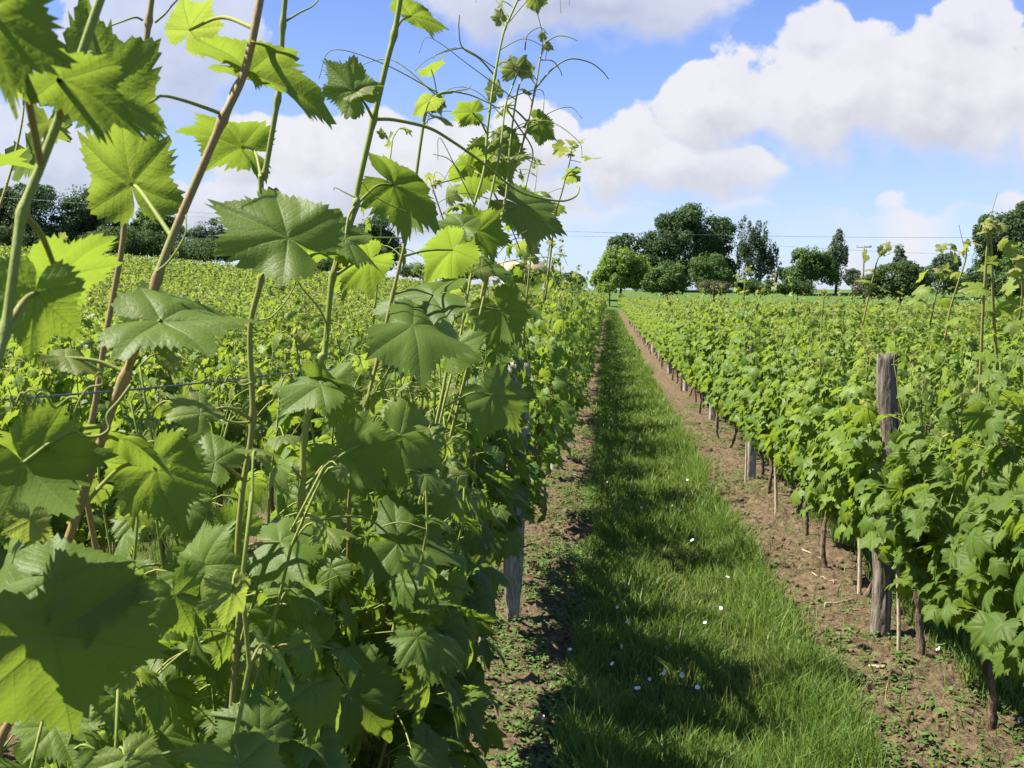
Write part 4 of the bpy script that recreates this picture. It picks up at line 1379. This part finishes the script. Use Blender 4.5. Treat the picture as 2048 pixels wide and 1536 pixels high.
def build_weeds():
    r_ = np.random.default_rng(6)
    g = Geo()
    P, T, N, S, TI = [], [], [], [], []
    n = 10500
    y = 2.6 + 14 * r_.random(n) ** 1.6
    side = r_.random(n)
    x = np.where(side < .55, r_.uniform(-.75, -.1, n), r_.uniform(.85, 1.75, n))
    pat = fbm(x, y, 2.6, 3, 41)
    keep = r_.random(n) < np.clip((pat - np.where(x < 0, .39, .38)) * np.where(x < 0, 7, 3.2), 0, 1)
    for px, py in zip(x[keep], y[keep]):
        k = r_.integers(4, 9)
        s = r_.uniform(.012, .03)
        ti = r_.uniform(.1, .9)
        for j in range(k):
            a = r_.uniform(0, 6.28)
            out = np.array([math.cos(a), math.sin(a), 0])
            P.append(np.array([px, py, gz(px, py) + .045 + r_.uniform(-.015, .02)]) + out * r_.uniform(.004, .028))
            T.append(out + [0, 0, r_.uniform(-.3, .5)])
            N.append(np.array([0, 0, 1.0]) + out * r_.uniform(-.4, .4) + r_.normal(0, .2, 3))
            S.append(s * r_.uniform(.6, 1.2))
            TI.append(ti)
    V = np.array([(0, 0, 0), (-.3, .4, .05), (-.22, .85, .03), (0, 1.1, -.08), (.22, .85, .03), (.3, .4, .05)])
    F = np.array([(0, 5, 4), (0, 4, 3), (0, 3, 2), (0, 2, 1)])
    M = frames(np.array(T), np.array(N), np.array(S))
    g.inst((V, F, np.zeros((12, 2)) + 9), M, np.array(P), np.array(TI), np.zeros(len(P)))
    o = link('weeds', g.mesh('weeds', [WEED]))
    tag(o, 'tiny green weeds scattered over the bare soil strips', 'weeds', kind='stuff')
    # crumbs and clods of soil
    g = Geo()
    t = (1 + 5 ** .5) / 2
    iv = unit(np.array([(-1, t, 0), (1, t, 0), (-1, -t, 0), (1, -t, 0), (0, -1, t), (0, 1, t), (0, -1, -t), (0, 1, -t), (t, 0, -1), (t, 0, 1), (-t, 0, -1), (-t, 0, 1)]))
    jf = np.array([(0, 11, 5), (0, 5, 1), (0, 1, 7), (0, 7, 10), (0, 10, 11), (1, 5, 9), (5, 11, 4), (11, 10, 2), (10, 7, 6), (7, 1, 8), (3, 9, 4), (3, 4, 2),
                   (3, 2, 6), (3, 6, 8), (3, 8, 9), (4, 9, 5), (2, 4, 11), (6, 2, 10), (8, 6, 7), (9, 8, 1)])
    n = 5200
    y = 2.7 + 11 * r_.random(n) ** 1.7
    x = np.where(r_.random(n) < .45, r_.uniform(-.85, -.12, n), r_.uniform(.88, 1.8, n))
    s = .004 + .016 * r_.random(n) ** 4
    for k in range(4):
        sel = np.arange(n) % 4 == k
        v = iv * (1 + .22 * r_.standard_normal((12, 1)))
        ax = unit(r_.normal(0, 1, (sel.sum(), 3)))
        M = frames(ax, r_.normal(0, 1, (sel.sum(), 3)), s[sel])
        g.inst((v, jf, np.zeros((60, 2))), M, np.column_stack([x[sel], y[sel], gz(x[sel], y[sel]) + .03 + s[sel] * .2]), np.full(sel.sum(), .5), np.zeros(sel.sum()))
    o = link('soil_clods', g.mesh('soil_clods', [bpy.data.materials['vineyard_soil']], smooth=False))
    tag(o, 'crumbs and small clods of dry brown soil beside the vines', 'soil', kind='stuff')


build_weeds()


# ------------------------------------------------------------------ small things on the ground
def flower_mesh():
    g = Geo()
    n, rings = 20, [(0.12, .0), (.35, .18), (.7, .36), (1.0, .40)]
    th = np.arange(n) / n * 2 * math.pi
    V = [np.column_stack([r * np.cos(th) * (1 + .06 * np.cos(5 * th)), r * np.sin(th) * (1 + .06 * np.cos(5 * th)), z + .03 * np.cos(5 * th) * r]) for r, z in rings]
    V = np.concatenate(V + [np.array([[0, 0, -.03]])]) * .5
    F = []
    for k in range(len(rings) - 1):
        for i in range(n):
            a, b = k * n + i, k * n + (i + 1) % n
            F += [(a, b, b + n), (a, b + n, a + n)]
    g.add(V, F)
    g.add(V[list(range(n)) + [4 * n]], [(n, (i + 1) % n, i) for i in range(n)], 1)
    g.tube(np.array([(0, 0, -.02), (.1, .05, -.5), (.0, .1, -1.4)]), .04, 5, 2)
    return g.mesh('bindweed_flower', [PETAL, PETALC, STEM])


FM = flower_mesh()
FL = [((975, 1486), .02, 'large white flower on bare soil near a dry brown leaf'), ((908, 1520), .02, 'white flower by the dark trunk under the tall row'),
      ((1088, 1436), .03, 'white flower at the edge of grass beside a dry brown leaf'), ((1113, 1348), .03, None), ((1130, 1093), .03, None),
      ((1160, 1135), .03, None), ((1092, 1140), .02, None), ((1110, 1140), .02, None), ((1140, 1300), .05, None), ((1160, 918), .03, None), ((1150, 950), .03, None),
      ((1235, 1215), .06, None), ((1245, 1292), .06, None), ((1283, 1016), .06, None), ((1385, 1081), .06, None), ((1410, 1246), .07, None), ((1455, 1155), .06, None),
      ((1430, 1211), .06, None), ((1442, 1216), .06, None), ((1330, 1346), .07, None), ((1365, 1350), .07, None), ((1395, 1375), .07, None), ((1275, 1378), .06, None),
      ((1225, 1328), .06, None), ((1335, 1296), .06, None), ((1300, 1358), .06, None), ((1215, 965), .05, None), ((1255, 1245), .06, None), ((1375, 960), .05, None),
      ((1373, 990), .05, None), ((1345, 1012), .05, None), ((1512, 995), .03, None), ((1360, 1020), .05, None),
      ((1878, 1299), .03, 'white flower below the bent thin trunk, closest to the vines'), ((1835, 1343), .03, 'white flower in the middle of three on the bare soil'),
      ((1811, 1377), .03, 'white flower lowest on the bare soil by the path edge'), ((1858, 1391), .03, 'white flower on bare soil beside the bent trunk foot'),
      ((2040, 1440), .03, 'white flower at the grass under the near end of the sunlit row')]
for i, ((fx, fy), z, lab) in enumerate(FL):
    v = ray(fx, fy)
    p = CAM + v * ((z + .01 - CAM[2]) / v[2])
    r_ = np.random.default_rng(60 + i)
    o = link('bindweed_flower', FM, loc=p)
    s = r_.uniform(.016, .025)
    o.scale = (s, s, s)
    tw = Vector(unit(np.array([-.45, -.5, .7]) + r_.normal(0, .4, 3))).to_track_quat('Z', 'Y').to_euler()
    o.rotation_euler = tw
    if lab is None:
        lab = ('small white flower on the soil strip under the tall row' if p[0] < -.1 else
               'white bindweed flower among the shaded grass of the path' if p[1] < 7.2 else 'small white flower in the path far from the camera')
    tag(o, lab, 'flower', 'white bindweed flowers')


def stick(p0, p1, r, label, seed):
    a = CAM + ray(*p0) * ((.035 - CAM[2]) / ray(*p0)[2])
    b = CAM + ray(*p1) * ((.05 - CAM[2]) / ray(*p1)[2])
    r_ = np.random.default_rng(seed)
    t = np.linspace(0, 1, 7)[:, None]
    pts = a + (b - a) * t + r_.normal(0, .006, (7, 3))
    g = Geo()
    g.tube(pts - a, np.linspace(r, r * .6, 7), 6)
    o = link('dry_stick', g.mesh('stick', [STAKE]), loc=a)
    tag(o, label, 'stick', 'dry sticks on the soil')


stick((1602, 1098), (1652, 1120), .006, 'pale straight dry stick between two thin trunks', 1)
stick((1648, 1213), (1705, 1198), .006, 'dry stick pointing at the foot of the bark-covered post', 2)
stick((1735, 1331), (1768, 1333), .013, 'short thick piece of bark on soil before the post', 3)
stick((1625, 1148), (1668, 1165), .004, 'thin dark twig on soil beside the grass edge', 4)


def dry_leaf():
    pts = CAM + ray(1080, 1452) * ((.035 - CAM[2]) / ray(1080, 1452)[2])
    v, f, uv = leaf_tpl(T0, (.25, .5, .75, 1), 55, droop=-.6, fold=.35, wave=.35, roll=-.5, deep=2.4)
    g = Geo()
    g.add(v * .065 * np.array([1.1, .7, 1]), f)
    o = link('dry_leaf', g.mesh('dry_leaf', [DRYLEAF]), loc=pts)
    o.rotation_euler = (.2, .1, -1.2)
    tag(o, 'curled brown dry leaf lying on the soil by the grass edge', 'dry leaf')


dry_leaf()

# ------------------------------------------------------------------ trees
def tree_mat(name, dark, light):
    return leaf_mat(name, dark, light, [c * 1.7 for c in light], tfac=.35, rough=.6)


TM = {'dark': tree_mat('oak_foliage', (.032, .066, .024), (.072, .122, .038)),
      'mid': tree_mat('maple_foliage', (.05, .105, .022), (.105, .17, .036)),
      'bright': tree_mat('lime_foliage', (.105, .19, .022), (.19, .28, .04)),
      'blue': tree_mat('poplar_foliage', (.044, .078, .042), (.092, .128, .070)),
      'bush': tree_mat('hedge_foliage', (.034, .072, .018), (.08, .125, .032)),
      'brown': tree_mat('thorn_foliage', (.055, .062, .026), (.12, .115, .055))}


def tree(label, lobes, d, mat, base_py=None, leaf=.3, dens=1.0, name='tree', cat='tree', group=None, sub=.42, gap=0.0, upright=False, seed=0, depth=.8, core=True):
    """lobes: crown masses as (x, y, rx, ry) on the photo at distance d"""
    r_ = np.random.default_rng(abs(seed + int(lobes[0][0])))
    cx = np.mean([l[0] for l in lobes])
    base = at(cx, 600, d)
    base[2] = gz(base[0], base[1])
    t = empty(name, base)
    tag(t, label, cat, group)
    k = d / F_PX
    leaf *= .8
    g = Geo()
    tops = []
    for lx, ly, rx, ry in lobes:
        c = at(lx, ly, d) - base
        R = np.array([rx * k, max(rx, ry * .7) * k * depth, ry * k])
        # inner leaves fill the crown mass
        n = int(dens * 7.0 * (R[0] * R[2] + R[0] * R[1]) / leaf ** 2)
        v = unit(r_.normal(0, 1, (n, 3)))
        P = c + v * R * (r_.uniform(.15, 1.0, n) ** .45)[:, None] * (.78 + .34 * fbm(v[:, 0] * 2 + lx, v[:, 2] * 2 + v[:, 1], 1.6, 3, 3))[:, None]
        ok = P[:, 2] > -.3
        if gap:
            ok &= fbm(P[:, 0], P[:, 2] + P[:, 1], 1.1, 2, 5) > gap
        P, v = P[ok], v[ok]
        n = len(P)
        place_leaves(g, 3, P, r_.normal(0, 1, (n, 3)) + np.array([0, 0, -.4]), v * .9 + r_.normal(0, .55, (n, 3)) + np.array([0, 0, .3]),
                     leaf * r_.uniform(.6, 1.25, n), np.clip(.5 + r_.normal(0, .2, n), 0, 1), np.zeros(n), r_)
        m = int(30)
        for s in range(m):
            u = unit(r_.normal(0, 1, 3))
            sc = r_.uniform(.3, 1.05) * sub * min(R[0], R[2])
            cc = c + u * (R - sc * .55) * r_.uniform(.55, 1.0) ** .5
            if upright:
                cc[2] = c[2] + u[2] * R[2] * .95
            tops.append(cc)
            if s % 3 == 0:
                cc = c + u * R * r_.uniform(0, .6)
            sh = np.array([sc, sc, sc * (2.6 if upright else .85)])
            area = sc * sc * (2.4 if upright else 1)
            n = int(max(12, dens * 26 * area / leaf ** 2))
            v = unit(r_.normal(0, 1, (n, 3)))
            rad = r_.uniform(.55, 1.12, n) ** .6
            P = cc + v * sh * rad[:, None]
            ok = P[:, 2] > -.3
            if gap:
                ok &= fbm(P[:, 0] * 1.0, P[:, 2] * 1.0 + P[:, 1], 1.1, 2, 5) > gap
            P, v = P[ok], v[ok]
            n = len(P)
            N = v * .9 + r_.normal(0, .55, (n, 3)) + np.array([0, 0, .25])
            T = r_.normal(0, 1, (n, 3)) + np.array([0, 0, -.4])
            place_leaves(g, 3, P, T, N, leaf * r_.uniform(.6, 1.25, n), np.clip(.5 + r_.normal(0, .12) + r_.normal(0, .2, n), 0, 1), np.zeros(n), r_)
    link('crown', g.mesh('crown', [TM[mat]]), t)
    b = Geo()
    lo = min(p[2] for p in tops)
    hi = max(p[2] for p in tops)
    ctr = np.mean(tops, 0)
    rt = max(.08, .028 * hi)
    tr_ = smooth_path([np.array([0, 0, -.3]), np.array([ctr[0] * .2, 0, hi * .22]), np.array([ctr[0] * .8, ctr[1] * .5, hi * .6]), np.array([ctr[0], ctr[1], hi * .85])], 5)
    b.tube(tr_, np.linspace(rt, rt * .25, len(tr_)), 8)
    for p in [tops[i] for i in r_.choice(len(tops), min(12, len(tops)), replace=False)]:
        s0 = tr_[int(np.clip(np.argmin(np.abs(tr_[:, 2] - p[2] * .7)), 2, len(tr_) - 2))]
        b.tube(smooth_path([s0, (s0 + p) / 2 + np.array([0, 0, .06 * hi]), p], 4), np.linspace(rt * .35, rt * .08, 9), 5)
    link('trunk', b.mesh('trunk', [TREEBARK]), t)
    return t


GT = 'trees along the far edge of the vineyard'
tree('big dark broad-crowned tree, tallest beyond the sunlit vines', [(1372, 462, 66, 56), (1432, 480, 42, 52), (1318, 492, 50, 38), (1395, 530, 75, 45), (1250, 487, 36, 22), (1300, 535, 60, 35),
     (1440, 540, 32, 40)], 128, 'dark', group=GT, seed=1, leaf=.34)
tree('bright yellow-green rounded tree in front of the big dark tree', [(1240, 535, 45, 48), (1210, 555, 30, 30), (1275, 545, 32, 38)], 112, 'bright', group=GT, seed=2, leaf=.3)
tree('mid green dense bushy tree between the two brighter trees', [(1335, 555, 40, 38), (1310, 565, 28, 25), (1360, 568, 25, 22)], 110, 'mid', group=GT, seed=3, leaf=.26)
tree('light green rounded tree at the foot of the big dark tree', [(1415, 545, 42, 42), (1440, 560, 30, 30)], 111, 'mid', group=GT, seed=4, leaf=.26)
tree('low dark bush filling the gap under the airy poplar', [(1490, 572, 34, 18), (1530, 575, 34, 16)], 112, 'bush', name='bush', cat='bush', seed=51, leaf=.2)
tree('low scrub bush between the poplar and the rounded tree', [(1580, 572, 30, 18), (1610, 577, 25, 14)], 113, 'bush', name='bush', cat='bush', seed=52, leaf=.2)
tree('low brownish thorn bush before the light green tree', [(1430, 575, 36, 16)], 104, 'brown', name='bush', cat='bush', seed=5, leaf=.2)
tree('small pale bush at the end of the rows under the bright tree', [(1228, 567, 12, 22), (1210, 575, 22, 12)], 104, 'bright', name='bush', cat='bush', seed=6, leaf=.2)
tree('tall airy grey-green poplar beside the big dark tree', [(1490, 497, 24, 62), (1520, 505, 27, 62), (1546, 533, 17, 42)], 126, 'blue', group=GT, upright=True, sub=.3, seed=7, leaf=.26, gap=.36, dens=.8)
tree('small dark ragged shrub between the two poplars', [(1568, 550, 12, 14), (1562, 540, 8, 6)], 124, 'dark', name='bush', cat='bush', seed=8, leaf=.2)
tree('rounded green tree left of the pointed poplar', [(1620, 524, 38, 36), (1648, 538, 30, 40), (1598, 552, 32, 26)], 122, 'mid', group=GT, seed=9, leaf=.27, gap=.34)
tree('pointed silvery poplar rising above its rounded neighbour', [(1679, 510, 18, 48), (1664, 524, 17, 42)], 124, 'blue', group=GT, upright=True, sub=.32, seed=10, leaf=.25)
tree('small dark bush just before the utility pole', [(1705, 555, 18, 18)], 118, 'blue', name='bush', cat='bush', seed=11, leaf=.2)
tree('grey-brown leafless-looking thicket under the utility pole', [(1728, 568, 28, 22)], 92, 'brown', name='bush', cat='bush', seed=12, leaf=.16, gap=.4, dens=.6)
tree('small blue-grey conifer standing out against white cloud', [(1799, 503, 10, 18), (1802, 522, 16, 14), (1790, 535, 26, 10)], 125, 'blue', group=GT, seed=13, leaf=.22, dens=.8)
tree('wide dark bramble bush rising from the vines under the conifer', [(1795, 560, 55, 38), (1755, 570, 32, 28), (1835, 565, 30, 32), (1818, 540, 24, 20)], 68, 'bush', name='bush', cat='bush', seed=14, leaf=.17)
tree('small rounded blue-green tree before the big dark one at the edge', [(1892, 528, 30, 22), (1880, 545, 40, 20)], 118, 'blue', group=GT, seed=15, leaf=.24)
tree('large dark tree cut by the edge of the view beyond the sunlit row', [(1995, 470, 45, 48), (2060, 460, 60, 60), (1975, 520, 32, 32), (2040, 520, 60, 45)], 100, 'dark', group=GT, seed=16, leaf=.3, gap=.3)
tree('yellowish green bushy tree below the dark tree at the view edge', [(2045, 530, 42, 38), (2080, 520, 50, 45)], 82, 'mid', group=GT, seed=17, leaf=.22)
tree('long dark hedge bush behind the vines beneath the edge tree', [(1900, 565, 50, 25), (1960, 560, 45, 28), (2020, 570, 50, 28)], 76, 'bush', name='bush', cat='bush', seed=18, leaf=.18)
# west side
tree('dark round-crowned tree left of centre beyond the tall canes', [(752, 468, 42, 42), (770, 495, 38, 34), (730, 500, 30, 30), (760, 525, 42, 22)], 122, 'dark', group=GT, seed=20, leaf=.3)
tree('dense dark tree behind the nearest green cane', [(60, 410, 75, 48), (0, 430, 70, 60), (40, 470, 80, 50)], 108, 'dark', group=GT, seed=21, leaf=.28)
tree('dark wide tree behind the large translucent leaf', [(175, 415, 65, 48), (150, 460, 60, 50), (215, 465, 40, 45)], 110, 'dark', group=GT, seed=22, leaf=.28)
tree('dark green tree crowned behind the slanting brown cane', [(310, 450, 50, 42), (340, 480, 50, 36), (285, 480, 35, 36)], 112, 'mid', group=GT, seed=23, leaf=.27)
tree('bluish airy tree with sky gaps beside the glossy leaf', [(420, 475, 45, 40), (455, 490, 40, 34), (395, 495, 35, 28)], 114, 'blue', group=GT, seed=24, leaf=.26, gap=.38)
tree('dark hedge tree behind the first upright green canes', [(560, 500, 55, 26), (620, 505, 45, 24), (510, 512, 30, 16)], 116, 'dark', group=GT, seed=25, leaf=.26)
for i, (bx, by, brx, bry, lab) in enumerate([(665, 528, 45, 18, 'low hedge bush beneath the dark round-crowned tree, nearer the canes'), (840, 540, 45, 16, 'low green hedge bush beyond the drooping pointed leaf'),
                                             (925, 545, 50, 16, 'low hedge bush hidden behind the cluster of thin canes'), (1130, 562, 45, 20, 'low dark hedge at the row end beside the bright tree'),
                                             (1050, 552, 45, 20, 'dark bush just before the tile-roofed house'), (245, 485, 90, 36, 'long low hedge below the dark wide tree'),
                                             (60, 480, 110, 40, 'dark hedge at the foot of the tree behind the green cane'),
                                             (400, 500, 90, 26, 'low hedge under the airy tree beside the glossy leaf'),
                                             (560, 520, 70, 16, 'low hedge bush under the hedge tree behind upright canes')]):
    tree(lab, [(bx, by, brx, bry), (bx + brx * .5, by + 3, brx * .6, bry * .8), (bx - brx * .5, by + 3, brx * .6, bry * .8)], 108, 'bush', name='hedge_bush', cat='bush', seed=40 + i, leaf=.2)


# ------------------------------------------------------------------ house, pole, power line
def box(g, a, b, mat=0):
    x0, y0, z0 = a
    x1, y1, z1 = b
    V = np.array([(x0, y0, z0), (x1, y0, z0), (x1, y1, z0), (x0, y1, z0), (x0, y0, z1), (x1, y0, z1), (x1, y1, z1), (x0, y1, z1)])
    Q = [(0, 3, 2, 1), (4, 5, 6, 7), (0, 1, 5, 4), (1, 2, 6, 5), (2, 3, 7, 6), (3, 0, 4, 7)]
    g.add(V, [f for q in Q for f in ((q[0], q[1], q[2]), (q[0], q[2], q[3]))], mat)


def house():
    p = at(1045, 540, 118)
    zb = float(gz(p[0], p[1]))
    t = empty('house', (p[0], p[1], zb))
    tag(t, 'small pale house with pinkish tiled roof glimpsed behind the thin canes', 'house')
    hw, dp, hh = 2.2, 2.6, 2.0
    g = Geo()
    box(g, (-hw, -dp, -.3), (hw, dp, hh))
    g.add([(-hw, -dp, hh), (-hw, dp, hh), (-hw, 0, hh + 1.5)], [(0, 2, 1)])
    g.add([(hw, -dp, hh), (hw, dp, hh), (hw, 0, hh + 1.5)], [(0, 1, 2)])
    link('wall', g.mesh('wall', [WALLW], False), t)
    g = Geo()
    for s in (-1, 1):
        a = [(-hw - .4, s * (dp + .4), hh - .19), (hw + .4, s * (dp + .4), hh - .19), (hw + .4, 0, hh + 1.55), (-hw - .4, 0, hh + 1.55)]
        up = [(x_, y_, z_ + .14) for x_, y_, z_ in a]
        V = np.array(a + up)
        Q = [(0, 1, 2, 3), (4, 5, 6, 7), (0, 1, 5, 4), (1, 2, 6, 5), (2, 3, 7, 6), (3, 0, 4, 7)]
        g.add(V, [f for q in Q for f in ((q[0], q[1], q[2]), (q[0], q[2], q[3]))])
    rf = link('roof', g.mesh('roof', [TILE], False), t)
    g = Geo()
    box(g, (1.0, -.25, hh + 1.0), (1.45, .25, hh + 2.2))
    box(g, (.93, -.32, hh + 2.2), (1.52, .32, hh + 2.31))
    link('chimney', g.mesh('chimney', [WALLW], False), rf)
    for wx in (-1.2, .7):
        g = Geo()
        box(g, (wx - .5, -dp - .05, .8), (wx + .5, -dp - .003, 1.9))
        f = link('window', g.mesh('window', [SHUT], False), t)
        g = Geo()
        box(g, (wx - .4, -dp - .06, .9), (wx + .4, -dp - .052, 1.8))
        link('pane', g.mesh('pane', [GLASS], False), f)


house()


def pole(px, top_py, d, h, label, arm=.75, extra=0.0):
    p = at(px, top_py, d)
    z0 = float(gz(p[0], p[1]))
    h = p[2] - z0 if h is None else h
    t = empty('utility_pole', (p[0], p[1], z0))
    tag(t, label, 'utility pole')
    g = Geo()
    g.tube(np.column_stack([np.zeros(8), np.zeros(8), np.linspace(-.3, h, 8)]), np.linspace(.17, .11, 8), 9)
    link('shaft', g.mesh('shaft', [POSTGREY]), t)
    g = Geo()
    box(g, (-arm, -.07, h - .28), (arm, .07, h - .12))
    ca = link('crossarm', g.mesh('crossarm', [POSTGREY], False), t)
    for s in (-.9, 0, .9):
        g = Geo()
        zz = np.array([h - .12, h - .02, h + .02, h + .1])
        g.tube(np.column_stack([np.full(4, s * arm), np.zeros(4) + .001, zz]), [.03, .05, .07, .03], 8)
        link('insulator', g.mesh('insulator', [SHUT]), ca)
    return np.array([p[0], p[1], z0 + h])


pole(1728, 491, 140, None, 'slim utility pole with short crossarm rising beyond the bushes', arm=1.0)


def power_line():
    d = 96
    # the two carrying poles stand outside the view on either side
    for k, (pts, lab) in enumerate([([(-260, 378), (100, 402), (700, 447), (1140, 463), (1600, 473), (1950, 475), (2300, 471)], 'thin dark power line crossing low over the big dark tree'),
                                    ([(-260, 387), (100, 411), (700, 456), (1100, 471), (1300, 476), (1700, 500), (2300, 525)], 'fainter lower power line sinking behind the big dark tree')]):
        g = Geo()
        q = smooth_path([at(a, b, d + 35 * k) for a, b in pts], 8)
        g.tube(q, .015, 5)
        o = link('power_line', g.mesh('power_line', [WIRE]))
        tag(o, lab, 'power line', 'power lines over the far trees')


power_line()
